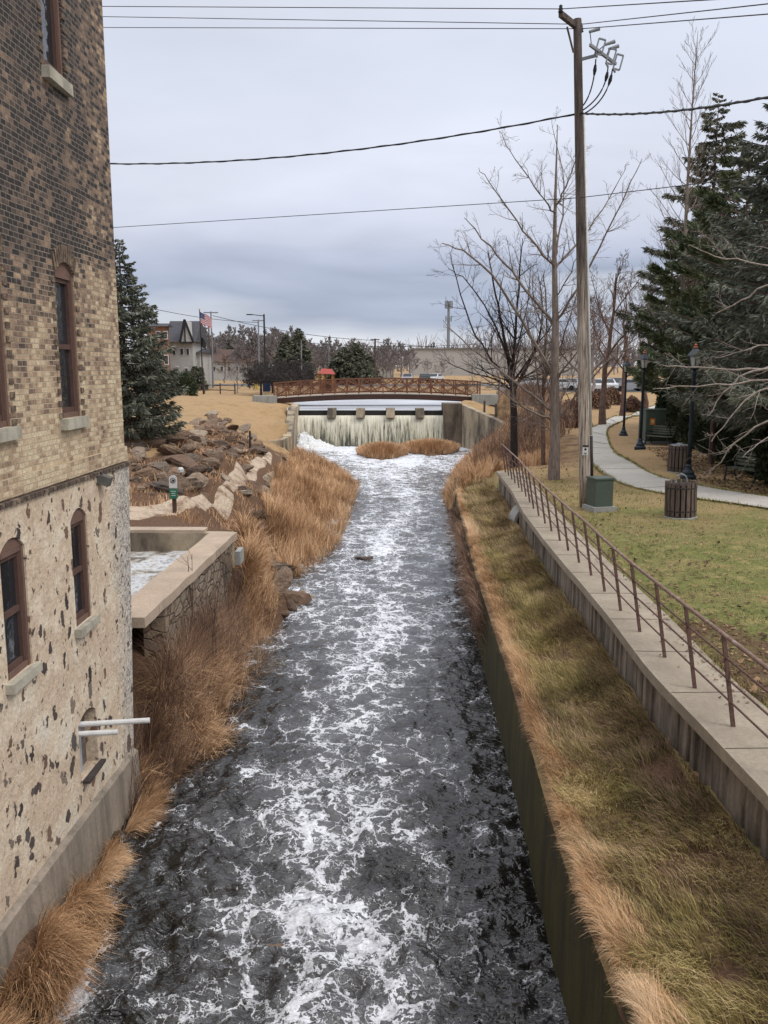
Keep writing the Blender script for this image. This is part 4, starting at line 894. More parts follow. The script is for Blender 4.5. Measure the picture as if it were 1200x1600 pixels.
for px in (518, 563, 610, 656):
    x = P(px, 640, WEIRY)[0]; mb = MB(); mb.add([(x-.36, WEIRY-.45, -.12), (x+.36, WEIRY-.45, -.12), (x+.36, WEIRY+.8, -.12), (x-.36, WEIRY+.8, -.12), (x-.30, WEIRY-.2, .60), (x+.30, WEIRY-.2, .60), (x+.36, WEIRY+.8, .60), (x-.36, WEIRY+.8, .60)],
        [(3, 2, 1, 0), (4, 5, 6, 7), (0, 1, 5, 4), (1, 2, 6, 5), (2, 3, 7, 6), (3, 0, 4, 7)]); mb.build('pier', C_WEIR, we)
FO = NT('white_water'); fb_ = FO.noise(5, 5, .7); FO = FO.done(FO.ramp(fb_, [(.3, (.50, .51, .50)), (.55, (.82, .83, .83))]), .6, FO.bump(fb_, .9, .12))
NU, NV = 60, 50; U, V_ = np.meshgrid(np.linspace(0, 1, NU), np.linspace(0, 1, NV), indexing='ij')
X = WX0+.0+2.9*U; Yb = WEIRY-.6-1.6*V_; hgt = (1.15*np.exp(-((U-.1)/.33)**2)+.35*np.exp(-((U-.65)/.2)**2))*np.exp(-(V_/.42)**2)
Zb = WZ+.0+hgt*(.5+1.0*fbm(U*12, V_*9, 3, 4))-.15*V_+.1
idx = np.arange(NU*NV).reshape(NU, NV); q = np.stack([idx[:-1, :-1], idx[:-1, 1:], idx[1:, 1:], idx[1:, :-1]], -1).reshape(-1, 4)
npmesh('splash', np.stack([X+.5*(fbm(U*15, V_*14, 6)-.5), Yb, Zb], -1).reshape(-1, 3), q, FO, we, smooth=True)
# left training wall and its return
def poly_wall(name, pts, th, m, parent=None, origin=None, zb=-2.9):
    """pts: (x, y, ztop); wall of thickness th extending to the left of its direction"""
    vs = []; k = len(pts)
    for i, p in enumerate(pts):
        d = Vector(pts[min(i+1, k-1)][:2])-Vector(pts[max(i-1, 0)][:2]); d.normalize(); n = Vector((-d.y, d.x))*th
        vs += [(p[0], p[1], zb), (p[0], p[1], p[2]), (p[0]+n.x, p[1]+n.y, p[2]), (p[0]+n.x, p[1]+n.y, zb)]
    fs = [(4*i+j, 4*i+(j+1) % 4, 4*i+4+(j+1) % 4, 4*i+4+j) for i in range(k-1) for j in range(4)]+[(0, 1, 2, 3), tuple(4*(k-1)+j for j in range(4))]
    bm = MB().add(vs, fs); return bm.build(name, m, parent, origin)
a = P(464, 632, 70.2); b = P(455, 682, 58.5); c_ = P(449, 688, 56); d = P(410, 689, 56)
lw = poly_wall('training_wall', [(b[0], b[1], b[2]+.02), ((a[0]+b[0])/2, 64, .02), (WX0, 67, .72), (WX0, 70.4, .9)], .55, C_WEIR, origin=(a[0], 66, -2.6)); tag(lw, 'weathered concrete side wall sloping down from the left end of the falls', 'wall')
rw = poly_wall('garden_wall', [(d[0], d[1], d[2]), (c_[0]-.3, c_[1]+.2, c_[2]), (b[0]-.15, b[1]+.2, b[2]-.02)], .35, C_WEIR, origin=(c_[0], c_[1], -2.5)); tag(rw, 'low curved concrete wall at the foot of the tan slope left of the falls', 'wall')
ra = empty('abutment', (WX1, 68.5, -2.6), 'stained concrete abutment and sloping wing wall at the right end of the falls', 'abutment')
xr1 = P(722, 640, 68.2)[0]
MB().box(((WX1+xr1)/2, 69.6, -.95), (xr1-WX1, 2.8, 3.85)).build('pier_block', mat_concrete('black_stained_concrete', (.22, .17, .12), (.12, .095, .07), .8, (.035, .03, .026), (1.6, 1.6, .4), .7), ra)
wpt = P(800, 668, 58)
poly_wall('wing_wall', [(wpt[0], wpt[1], wpt[2]), ((xr1+wpt[0])/2, (68.3+58)/2, (.9+wpt[2])/2+.02), (xr1, 68.25, .9)][::-1], .4, C_WEIR, ra)
# ------------------------------------------------------------------ footbridge
BY = 78.0; bx0, bx1 = P(428, 600, BY)[0], P(750, 600, BY)[0]
fbr = empty('footbridge', ((bx0+bx1)/2, BY, .4), 'long rust-red arched footbridge with crossed lattice railings above the falls', 'bridge')
def dz(x): u_ = (x-(bx0+bx1)/2-.6)/((bx1-bx0)/2); return P(600, 614.5, BY)[2]-.36*u_*u_
xs = np.linspace(bx0, bx1, 18); BW = 2.2
for side, nm in ((0, 0), (1, 1)):
    y = BY+BW*side
    gi = MB(); rt_ = MB(); lt_ = MB(); bal = MB(); lo_ = MB()
    fin = np.linspace(bx0, bx1, 37)
    for a_, b_ in zip(fin[:-1], fin[1:]):
        gi.beam((a_, y-.06, dz(a_)-.30), (b_+.004, y-.06, dz(b_)-.30), .14, .46); rt_.beam((a_, y, dz(a_)+1.30), (b_+.004, y, dz(b_)+1.30), .12, .09); lo_.beam((a_, y, dz(a_)+.12), (b_+.004, y, dz(b_)+.12), .07, .07)
    gi.build('girder', RUSTD, fbr); rt_.build('top_rail', RUSTB, fbr); lo_.build('bottom_rail', RUSTB, fbr)
    for x in xs: MB().beam((x, y-.03, dz(x)-.15), (x, y-.03, dz(x)+1.36), .11, .11, up=(0, 1, 0)).build('post', RUSTB, fbr)
    for i in range(17):
        a_, b_ = xs[i], xs[i+1]
        if i % 2 == 0 and i+2 <= 17:
            b2 = xs[i+2]; lt_.beam((a_, y-.05, dz(a_)+.15), (b2, y-.05, dz(b2)+1.2), .07, .06, up=(0, 1, 0)); lt_.beam((a_, y-.075, dz(a_)+1.2), (b2, y-.075, dz(b2)+.15), .07, .06, up=(0, 1, 0))
        lt_.beam((a_, y-.05, dz(a_)+.68), ((a_+b_)/2, y-.05, dz(a_)+1.2), .05, .05, up=(0, 1, 0)); lt_.beam(((a_+b_)/2, y-.05, dz(a_)+1.2), (b_, y-.05, dz(b_)+.68), .05, .05, up=(0, 1, 0))
        lt_.beam((a_, y-.06, dz(a_)+.68), ((a_+b_)/2, y-.06, dz(a_)+.15), .05, .05, up=(0, 1, 0)); lt_.beam(((a_+b_)/2, y-.06, dz(a_)+.15), (b_, y-.06, dz(b_)+.68), .05, .05, up=(0, 1, 0))
        for k_ in range(1, 9): x = a_+(b_-a_)*k_/9; bal.beam((x, y+.02, dz(x)+.14), (x, y+.02, dz(x)+1.27), .025, .025, up=(0, 1, 0))
    lt_.build('lattice', RUSTB, fbr); o = bal.build('balusters', RUSTB, fbr)
dk = MB(); fin = np.linspace(bx0, bx1, 37)
for a_, b_ in zip(fin[:-1], fin[1:]): dk.beam((a_, BY+BW/2, dz(a_)-.03), (b_+.004, BY+BW/2, dz(b_)-.03), BW+.3, .07)
dk.build('deck', M('pale_bridge_deck', (.52, .46, .38), (.42, .37, .3), 2), fbr)
p = P(413, 628, 77); tag(MB().box((p[0], 77.6, .80), (PX(36, 77), 1.6, 1.0)).build('bridge_plinth', C_GREY, origin=(p[0], 77, .4)), 'grey concrete block at the left end of the footbridge', 'concrete block')
p = P(757, 620, 77); tag(MB().box((p[0]+.1, 78, .95), (PX(40, 77), 1.8, .9)).build('bridge_plinth', C_GREY, origin=(p[0], 77, .4)), 'grey concrete block at the right end of the footbridge', 'concrete block')
#==PART3==
# ------------------------------------------------------------------ trees
def prisms(name, segs, m, parent=None, n=4, origin=(0, 0, 0)):
    s_ = np.array(segs, float); p0 = s_[:, 0:3]; p1 = s_[:, 3:6]; r0 = s_[:, 6]; r1 = s_[:, 7]
    d = p1-p0; ln = np.linalg.norm(d, axis=1, keepdims=True)+1e-9; d = d/ln
    up = np.where(np.abs(d[:, 2:3]) < .9, [[0, 0, 1.0]], [[1.0, 0, 0]]); a = np.cross(d, up); a /= np.linalg.norm(a, axis=1, keepdims=True); b = np.cross(a, d)
    p0 = p0-d*np.minimum(r0[:, None]*.4, .05); V = []
    for p, r in ((p0, r0), (p1, r1)):
        for k in range(n):
            t_ = 2*np.pi*k/n; V.append(p+(a*math.cos(t_)+b*math.sin(t_))*r[:, None])
    V = np.stack(V, 1).reshape(-1, 3); base = (np.arange(len(s_))*2*n)[:, None]
    q = np.concatenate([base+np.array([[k, (k+1) % n, n+(k+1) % n, n+k]]) for k in range(n)])
    return npmesh(name, V, q, m, parent, origin, smooth=n > 4)
def grow(S, p, d, L, r, lev, rs, kids=5, ang=.7, up=.15, shrink=.5, wob=.12, minr=.003, nseg=4, tip=.25):
    d = np.array(d, float); d /= np.linalg.norm(d); p = np.array(p, float)
    pts = [(p, r)]
    for i in range(nseg):
        d = d+rs.normal(0, wob, 3)+np.array([0, 0, up/nseg]); d /= np.linalg.norm(d)
        q_ = p+d*L/nseg; r1 = max(r*(1-(1-tip)*(i+1)/nseg), minr*.6); S.append((*p, *q_, pts[-1][1], r1)); p = q_; pts.append((p, r1))
    if lev <= 0: return
    for k in range(kids):
        t_ = .22+.75*(k+rs.uniform(0, 1))/kids; i = min(int(t_*nseg), nseg-1); f = t_*nseg-i
        b = pts[i][0]*(1-f)+pts[i+1][0]*f; rr = pts[i][1]*(1-f)+pts[i+1][1]*f
        ax = rs.normal(size=3); ax -= ax@d*d; ax /= np.linalg.norm(ax)+1e-9; an = ang*rs.uniform(.7, 1.25)
        grow(S, b, d*math.cos(an)+ax*math.sin(an), L*shrink*(1-.45*t_)*rs.uniform(.7, 1.25), max(rr*.55, minr), lev-1, rs, kids, ang, up, shrink, wob, minr, 3, tip)
def bare_tree(name, base, H, label, seed, mt, r=.16, fork=.3, limbs=8, lev=3, kids=6, spread=.6, group=None, cat='tree', up=.25, crown=1.0, minr=.004, mc=None):
    rs = np.random.default_rng(seed); e = empty(name, base, label, cat, group); b = np.array(base, float); S = []
    lean = rs.normal(0, .03, 2); top = b+np.array([lean[0]*H, lean[1]*H, H*.85]); prev = b-np.array([0, 0, .2]); T = []
    for i in range(8):
        t_ = (i+1)/8; q_ = b+(top-b)*t_+np.r_[rs.normal(0, .012*H, 2)*(i < 7), 0]; T.append((*prev, *q_, r*(1.15-(i)/8*.95), r*(1.15-t_*.95))); prev = q_
    T[0] = (*T[0][:6], r*1.45, T[0][7])
    for k in range(limbs):
        t_ = fork+(1-fork)*(k+rs.uniform(0, .6))/limbs; az = k*2.4+rs.uniform(-.5, .5); s0 = b+(top-b)*t_
        L_ = H*spread*crown*(1-.75*(t_-fork)/(1-fork+.01))*rs.uniform(.75, 1.1); el_ = .55+.5*t_
        grow(S, s0, (math.cos(az)*math.cos(el_), math.sin(az)*math.cos(el_), math.sin(el_)), L_, r*.5*(1.1-.7*t_), lev, rs, kids, .75, up, .52, .10, minr)
    prisms('trunk', T, mt, e, 7); prisms('crown', S, mc or mt, e, 3); return e
def limb_tree(name, trunk, limbs, Y, label, mt, r, seed, lev=2, twigs=10, tw=1.3, cat='tree', base_z=0.0, tr=None, dy=2.2, minr=.0045):
    """crown laid out limb by limb at the tree's own distance; every limb also leans nearer or farther"""
    rs = np.random.default_rng(seed); b = P(*trunk[0], Y); e = empty(name, (b[0], b[1], base_z), label, cat)
    T = []; S = []; tp = [P(*q, Y) for q in trunk]; tp[0] = np.array([b[0], b[1], base_z-.1]); n = len(tp); rr = tr or [r*(1-.95*i/(n-1)) for i in range(n)]
    for i in range(n-1):
        K = 3
        for k in range(K):
            a = tp[i]+(tp[i+1]-tp[i])*k/K; c = tp[i]+(tp[i+1]-tp[i])*(k+1)/K; T.append((*a, *c, rr[i]+(rr[i+1]-rr[i])*k/K, rr[i]+(rr[i+1]-rr[i])*(k+1)/K))
    for lb in limbs:
        pts_, r0 = lb[:-1], lb[-1]; off = rs.uniform(-dy, dy); m_ = len(pts_); W_ = []
        for i, q in enumerate(pts_): W_.append(P(*q, Y+off*i/(m_-1)))
        for _ in range(2):
            W2 = [W_[0]]
            for i in range(len(W_)-1): W2 += [W_[i]*.75+W_[i+1]*.25, W_[i]*.25+W_[i+1]*.75]
            W_ = W2+[W_[-1]]
        fine = []; m_ = len(W_)
        for i in range(m_-1):
            for k in range(1):
                j_ = rs.normal(0, .02, 3) if (i or k) else 0; fine.append(W_[i]+j_)
        fine.append(W_[-1]); F_ = len(fine)
        for i in range(F_-1):
            ra_, rb_ = r0*(1-.85*i/(F_-1)), r0*(1-.85*(i+1)/(F_-1)); S.append((*fine[i], *fine[i+1], ra_, max(rb_, minr)))
        for k in range(twigs):
            t_ = rs.uniform(.12, 1); i = min(int(t_*(F_-1)), F_-2); d = fine[i+1]-fine[i]; d /= np.linalg.norm(d)
            ax = rs.normal(size=3)+np.array([0, 0, .3]); ax -= ax@d*d; ax /= np.linalg.norm(ax); an = rs.uniform(.5, 1.1)
            grow(S, fine[i], d*math.cos(an)+ax*math.sin(an), tw*rs.uniform(.4, 1.2)*(1.15-.6*t_), max(r0*(1-.85*t_)*.5, minr), lev-1, rs, 4, .7, .2, .5, .1, minr, 3)
    prisms('trunk', T, mt, e, 10); prisms('crown', S, mt, e, 4); return e
limb_tree('bare_tree', [(865, 750), (867, 700), (867, 600), (868, 500), (866, 400), (868, 300), (871, 195)],
  [((860, 640), (800, 592), (740, 548), (692, 500), .06), ((862, 655), (820, 640), (775, 605), (722, 560), .05), ((866, 590), (805, 480), (745, 400), (690, 380), .07), ((866, 508), (815, 445), (770, 390), (725, 340), .06),
   ((868, 420), (835, 385), (790, 320), (748, 262), .05), ((868, 418), (892, 392), (935, 340), (978, 262), .05), ((868, 335), (840, 300), (800, 240), (780, 205), .035), ((870, 320), (886, 290), (905, 235), .035),
   ((870, 500), (905, 450), (955, 350), (1003, 248), .055), ((869, 660), (905, 610), (960, 555), (990, 540), .05), ((870, 590), (905, 545), (945, 480), .05), ((868, 680), (830, 650), (785, 600), .03), ((868, 400), (882, 330), (878, 260), (862, 185), .035),
   ((869, 560), (840, 500), (820, 430), (800, 380), .035), ((866, 640), (845, 560), (835, 480), .03), ((870, 640), (898, 580), (920, 500), .035), ((872, 460), (895, 420), (915, 360), .03)],
  30, 'tall grey bare tree with a straight leader just left of the wooden utility pole', BARKG, .22, 5, 3, 17, 1.15, minr=.0035)
limb_tree('bare_tree', [(804, 712), (803, 650), (801, 600)],
  [((800, 605), (790, 540), (778, 470), (762, 392), .09), ((800, 602), (765, 560), (730, 500), (702, 395), .07), ((802, 610), (832, 560), (850, 500), (842, 432), .08), ((801, 605), (805, 520), (812, 440), (816, 372), .08), ((799, 565), (770, 500), (735, 440), (700, 420), .05),
   ((802, 595), (842, 540), (880, 478), .06), ((800, 610), (770, 590), (725, 580), (690, 560), .05), ((803, 600), (850, 570), (900, 540), .05), ((800, 590), (780, 520), (740, 480), .04), ((803, 560), (825, 480), (830, 410), .04)],
  37, 'dark trunked bare tree with a wide fine crown just behind the end of the railing', BARKD, .16, 8, 3, 16, 1.9, base_z=float(-.6), tr=[.17, .15, .13])
limb_tree('bare_tree', [(849, 735), (848, 660), (849, 590)], [((849, 640), (835, 560), (820, 480), .05), ((849, 590), (855, 500), (850, 420), .06), ((849, 600), (880, 530), (905, 450), .05), ((849, 620), (870, 560), (890, 520), .03), ((848, 650), (820, 600), (800, 560), .03)],
  36, 'slender dark bare tree between the two larger bare trees', BARKB, .09, 12, 3, 14, 1.5, base_z=-.2, tr=[.10, .08, .06])
limb_tree('bare_tree', [(1420, 960), (1400, 700), (1390, 500)],
  [((1400, 620), (1290, 575), (1200, 572), (1150, 590), (1105, 650), .05), ((1400, 650), (1290, 620), (1200, 600), (1160, 630), (1112, 690), .045), ((1395, 560), (1280, 560), (1180, 578), (1100, 575), (1030, 572), .05), ((1395, 600), (1250, 590), (1130, 600), (1020, 608), .04),
   ((1390, 520), (1300, 470), (1200, 435), (1150, 480), (1112, 492), .04), ((1390, 500), (1300, 440), (1200, 412), (1120, 402), (1075, 385), .035), ((1395, 650), (1280, 640), (1185, 660), (1130, 710), (1110, 740), .04), ((1390, 540), (1280, 530), (1170, 545), (1110, 560), .03),
   ((1400, 680), (1280, 670), (1200, 680), (1160, 715), .03), ((1390, 480), (1300, 400), (1180, 385), .03)],
  19, 'pale bare branches reaching in from a tree beyond the right edge', BARKL, .20, 15, 2, 9, 1.0, dy=1.5, minr=.0045)
def gz(x, y): return float(ZR(x, y)) if x > xr(y) else float(ZL(x, y))
def at(px, Y): return P(px, 572, Y)[0]
def hgt(py, Y, z0): return CZ+(572-py)/1331*Y-z0
for i, (px, Y, ty, lab, mt) in enumerate([(945, 58, 395, 'brown twiggy bare tree standing behind the utility pole', BARKB), (975, 70, 430, 'bare tree beyond the two far lamp posts', BARKB), (905, 75, 450, 'bare tree rising behind the parking area left of the pole', BARKB), (1010, 62, 420, 'bare tree in front of the dark pines near the far lamps', BARKB), (925, 95, 470, 'distant bare tree in the gap right of the pole', FARTW), (780, 95, 500, 'distant bare tree in front of the beige warehouse wall, right of the bridge', FARTW)]):
    x = at(px, Y); z0 = gz(x, Y); H = hgt(ty, Y, z0); bare_tree('bare_tree', (x, Y, z0), H, lab, 30+i, mt, r=.018*H, limbs=9, lev=3, kids=6, minr=.009*Y/60, crown=.9)
x = at(1062, 47); z0 = gz(x, 47); e = None
def fastigiate():
    rs = np.random.default_rng(3); Y = 47; H = hgt(100, Y, z0); e = empty('tall_bare_tree', (x, Y, z0), 'very tall thin bare tree rising in front of the spruce on the right', 'tree')
    T = []; S = []; b = np.array([x, Y, z0]); prev = b
    for i in range(12):
        t_ = (i+1)/12; q_ = b+np.array([-.2*t_*math.sin(t_*3), 0, H*t_]); T.append((*prev, *q_, .19*(1-(t_-1/12)*.95), .19*(1-t_*.95))); prev = q_
    for k in range(64):
        t_ = .22+.76*k/64; az = k*2.4+rs.uniform(-.4, .4); L_ = H*.22*(1.15-t_)**.7*rs.uniform(.7, 1.1); el_ = .75
        grow(S, b+np.array([-.2*t_*math.sin(t_*3), 0, H*t_]), (math.cos(az)*math.cos(el_), math.sin(az)*math.cos(el_), math.sin(el_)), L_, .045*(1.1-t_)+.008, 2, rs, 5, .5, .45, .45, .08, .007)
    prisms('trunk', T, BARKG, e, 7); prisms('crown', S, BARKG, e, 3)
fastigiate()
# conifers
SPR = mat_leaf('spruce_needles', (.048, .054, .038), (.14, .145, .10), (.29, .27, .19))
SPRB = mat_leaf('blue_green_needles', (.048, .056, .042), (.145, .155, .115), (.31, .31, .23))
PINE = mat_leaf('pine_needles', (.045, .060, .032), (.13, .155, .08), (.27, .29, .17))
ARBO = mat_leaf('cedar_foliage', (.014, .022, .012), (.040, .055, .026), (.095, .11, .05))
def conifer(name, base, H, Rr, label, seed, mt=SPR, nbr=None, skirt=.06, droop=.45, upc=.1, dens=9, sl=(.16, .34), sw=.055, power=.75, group=None, gapz=None, cat='tree', irr=.25, clump=False):
    rs = np.random.default_rng(seed); e = empty(name, base, label, cat, group); b = np.array(base, float); T = [(*b, *(b+[0, 0, H*.96]), H*.016+.03, .02)]
    nbr = nbr or int(H*13); S = []; P0 = []; P1 = []; 
    for k in range(nbr):
        t_ = skirt+(1-skirt)*((k+rs.uniform(0, 1))/nbr)**.92; h = t_*H; az = k*2.39996+rs.uniform(-.4, .4)
        Lb = Rr*(1-t_)**power*rs.uniform(1-irr*1.3, 1+irr)+.10; dirv = np.array([math.cos(az), math.sin(az), 0]); side = np.array([-dirv[1], dirv[0], 0]); m_ = 6; pr = b+[0, 0, h]
        pts = []
        for i in range(m_+1):
            s_ = i/m_; pts.append(b+dirv*Lb*s_+[0, 0, h+upc*Lb*s_-droop*Lb*s_*(1-.55*s_)+.12*Lb*max(0, s_-.6)])
        for i in range(m_): S.append((*pts[i], *pts[i+1], .012*Lb+.012-(.010*Lb+.008)*i/m_, .012*Lb+.012-(.010*Lb+.008)*(i+1)/m_))
        ns = max(6, int(Lb*dens*6)); s_ = rs.uniform(.12, 1, ns)**.75; s_ = .38+.62*s_ if clump else s_; i = np.minimum((s_*m_).astype(int), m_-1); f = (s_*m_-i)[:, None]; pa = np.array(pts); c0 = pa[i]*(1-f)+pa[i+1]*f
        wd = Lb*.30*(1-s_*.75)*np.sin(np.minimum(s_*3, 1.57)); so_ = rs.uniform(-1, 1, ns)*wd
        c0 = c0+side*so_[:, None]+np.c_[np.zeros(ns), np.zeros(ns), -rs.uniform(0, .10, ns)*Lb*.5-np.abs(so_)*.25]
        dr = dirv*rs.uniform(.2, 1, ns)[:, None]+side*(np.sign(so_)*rs.uniform(.1, 1, ns))[:, None]+np.c_[np.zeros((ns, 2)), rs.uniform(-.9, .25, ns)+(.7 if clump else 0)]
        dr /= np.linalg.norm(dr, axis=1, keepdims=True); ln = rs.uniform(*sl, ns)[:, None]*max(.6, min(1.4, Lb)); P0.append(c0); P1.append(c0+dr*ln)
    P0 = np.concatenate(P0); P1 = np.concatenate(P1); n = len(P0); d = P1-P0; sd_ = np.cross(d, rs.normal(size=(n, 3))); sd_ /= np.linalg.norm(sd_, axis=1, keepdims=True)+1e-9
    w_ = rs.uniform(.6, 1.3, n)[:, None]*sw; V = np.stack([P0-sd_*w_*.5, P0+d*.5-sd_*w_, P1, P0+d*.5+sd_*w_], 1).reshape(-1, 3); q = np.arange(4*n).reshape(n, 4)
    rad = np.linalg.norm((P0-b)[:, :2], axis=1); tn = np.clip(rs.normal(.42, .17, n)+(fbm(P0[:, 0]*1.2, P0[:, 2]*1.2, seed)-.5)*.6, 0, 1)
    prisms('trunk', T, BARKB, e, 8); prisms('branches', S, BARKB, e, 3); npmesh('crown', V, q, mt, e, attrs={'tint': np.repeat(tn, 4)}); return e
x = at(199, 33); conifer('spruce', (x-.1, 33, gz(x, 33)), hgt(386, 33, gz(x, 33)), 2.45, 'blue-grey spruce with drooping layered boughs beside the mill corner', 1, SPRB, nbr=175, dens=24, sw=.028, sl=(.10, .24), power=.8, droop=.35, upc=.18)
for i, (px, Y, ty, R_, lab, mt, kw) in enumerate([
    (1098, 52, 182, 4.6, 'tall dark ragged spruce behind the very tall thin bare tree', SPR, dict(droop=.35, upc=.2, dens=20, sw=.042, sl=(.16, .34), skirt=.12, irr=.5, power=.7, nbr=170)),
    (1212, 33, 160, 3.9, 'large dark spruce cut by the right edge of view', SPRB, dict(droop=.25, upc=.3, dens=28, sw=.03, sl=(.13, .27), skirt=.10, power=.6, irr=.4, nbr=150)),
    (1150, 40, 268, 3.7, 'broad green pine standing between the two tall spruces', PINE, dict(droop=.05, upc=.25, dens=34, sw=.035, sl=(.15, .30), skirt=.14, power=.45, irr=.5, clump=True, nbr=90)),
    (1068, 46, 395, 3.3, 'low wide green pine leaning over the far lamp posts', PINE, dict(droop=.1, upc=.25, dens=34, sw=.035, sl=(.15, .30), skirt=.20, power=.4, irr=.5, clump=True, nbr=66)),
    (1230, 27, 330, 3.0, 'green pine at the right edge above the near bench', SPRB, dict(droop=.15, upc=.2, dens=26, sw=.028, sl=(.12, .25), skirt=.22, power=.5, irr=.4)),
    (1120, 34, 470, 2.3, 'small bushy pine behind the nearest lamp lantern', PINE, dict(droop=.1, upc=.3, dens=40, sw=.03, sl=(.13, .27), skirt=.25, power=.4, irr=.45, clump=True, nbr=60))]):
    x = at(px, Y); z0 = gz(x, Y); conifer('spruce' if mt is not PINE else 'pine', (x, Y, z0), hgt(ty, Y, z0), R_, lab, 50+i, mt, **kw)
def arborvitae(base, H, r, seed, label, group='arborvitae hedge on the right'):
    rs = np.random.default_rng(seed); e = empty('arborvitae', base, label, 'hedge tree', group); n = int(5200*r*H/1.5); h = rs.uniform(0, 1, n)**.9; az = rs.uniform(0, 2*np.pi, n)
    pr = r*np.minimum(1, (h*5)**.5+.35)*(1-h**3.0*.85)*(1+.22*np.sin(az*3+seed+h*6))*rs.uniform(.55, 1.05, n)
    P0 = np.array(base)+np.stack([pr*np.cos(az), pr*np.sin(az), h*H], -1); d = np.stack([np.cos(az)*.5, np.sin(az)*.5, rs.uniform(.2, 1.2, n)], -1)+rs.normal(0, .35, (n, 3)); d /= np.linalg.norm(d, axis=1, keepdims=True); P1 = P0+d*rs.uniform(.10, .26, n)[:, None]
    sd_ = np.cross(d, rs.normal(size=(n, 3))); sd_ /= np.linalg.norm(sd_, axis=1, keepdims=True); w_ = .04
    V = np.stack([P0-sd_*w_*.5, (P0+P1)/2-sd_*w_, P1, (P0+P1)/2+sd_*w_], 1).reshape(-1, 3)
    prisms('trunk', [(*base, base[0], base[1], base[2]+H*.85, .07, .03)], BARKB, e, 6); npmesh('crown', V, np.arange(4*n).reshape(n, 4), ARBO, e, attrs={'tint': np.repeat(np.clip(rs.normal(.45, .2, n), 0, 1), 4)})
for i, (px, py, th) in enumerate([(1046, 688, 590), (1068, 695, 600), (1090, 704, 610), (1112, 712, 612), (1135, 722, 618), (1160, 733, 615), (1188, 744, 612), (1220, 760, 610), (1260, 775, 600)]):
    c = G(px, py, 0); arborvitae((c[0], c[1], gz(c[0], c[1])), hgt(th, c[1], 0), .75+.04*(i % 3), 70+i, 'dark green arborvitae, one of the hedge row behind the benches and green cabinet')
def bush(name, base, rx, rz, label, seed, mt=ARBO, n=5000, cat='shrub', sz=.09, group=None):
    rs = np.random.default_rng(seed); e = empty(name, base, label, cat, group); u_ = rs.normal(size=(n, 3)); u_ /= np.linalg.norm(u_, axis=1, keepdims=True); u_[:, 2] = np.abs(u_[:, 2])*1.3-.25
    rr = rs.uniform(.7, 1.03, n)*(1+.14*np.sin(u_[:, 0]*5+seed)+.1*np.sin(u_[:, 1]*7)); P0 = np.array(base)+u_*rr[:, None]*[rx, rx, rz]+[0, 0, rz*.25]; d = u_+rs.normal(0, .5, (n, 3)); d /= np.linalg.norm(d, axis=1, keepdims=True)
    P1 = P0+d*sz*2; sd_ = np.cross(d, rs.normal(size=(n, 3))); sd_ /= np.linalg.norm(sd_, axis=1, keepdims=True)
    V = np.stack([P0-sd_*sz*.3, (P0+P1)/2-sd_*sz*.5, P1, (P0+P1)/2+sd_*sz*.5], 1).reshape(-1, 3)
    prisms('trunk', [(*base, base[0], base[1], base[2]+rz*.7, .07, .04)], BARKB, e, 6); npmesh('crown', V, np.arange(4*n).reshape(n, 4), mt, e, attrs={'tint': np.repeat(np.clip(rs.normal(.45, .2, n), 0, 1), 4)}); return e
x = at(280, 80); bush('round_shrub', (x, 80, gz(x, 80)), 1.45, 1.75, 'rounded dark green clipped shrub beside the flagpole lawn', 5, n=7000)
# bramble saplings under the coping, rushes in the rocks
for i, (px, py, tp_, lab) in enumerate([(358, 1010, 868, 'thin forked sapling standing in front of the basin wall, nearer the water'), (300, 1050, 850, 'thin bare sapling growing against the basin coping'), (335, 1080, 900, 'short leafless sapling in the hanging grass below the coping')]):
    c = G(px, py, -2.1); rs = np.random.default_rng(90+i); e = empty('sapling', (c[0], c[1], -2.2), lab, 'sapling'); S = []; T = []
    for k in range(3):
        top = P(px+rs.uniform(-22, 30), tp_+rs.uniform(0, 50), c[1]+rs.uniform(-.3, .3)); b = np.array([c[0], c[1], -2.2]); mdl = (b+top)/2+rs.normal(0, .06, 3)
        T += [(*b, *mdl, .018, .012), (*mdl, *top, .012, .004)]
        for s_ in np.linspace(.35, .95, 9):
            pp = b+(mdl-b)*min(1, s_*2) if s_ < .5 else mdl+(top-mdl)*(s_*2-1); grow(S, pp, (rs.normal(0, .5), rs.normal(0, .5), .8), rs.uniform(.15, .5), .005, 1, rs, 3, .6, .2, .5, .1, .0025)
    prisms('stems', T, BARKB, e, 5); prisms('twigs', S, BARKB, e, 3)
def brf(n):
    x, y, z = polyfield([(205, 985), (240, 960), (330, 905), (372, 900), (385, 1000), (370, 1040), (330, 1100), (260, 1200), (200, 1240), (195, 1100)], -2.0, ZL, .35)(n); k = y < 20.2; return x[k], y[k], z[k]
field('brambles', 20000, brf, (.5, 1.5), (.006, .011), (.2, 1.9), BRAM, 'dark tangled brambles on the steep bank under the basin coping', 'brambles')
def bwl(n):
    y = rng.uniform(12.6, 20.0, n); x = -3.9+.045*(y-13)+.12+np.minimum(rng.exponential(.28, n), .95); return x, y, ZL(x, y)-.05
field('brambles', 2600, bwl, (.6, 1.5), (.005, .009), (.1, 1.6), BRAM, 'upright brown stems crowded against the stone face of the basin', 'brambles')
field('reeds', 9000, bwl, (.3, .8), (.005, .010), (.3, 1.9), REED, 'matted straw between the stems at the foot of the basin wall', 'reeds')
def brw(n):
    y = rng.uniform(14, 23, n); x = xr(y)+.12+rng.uniform(-.12, .1, n); return x, y, ZR(x+.1, y)-.05
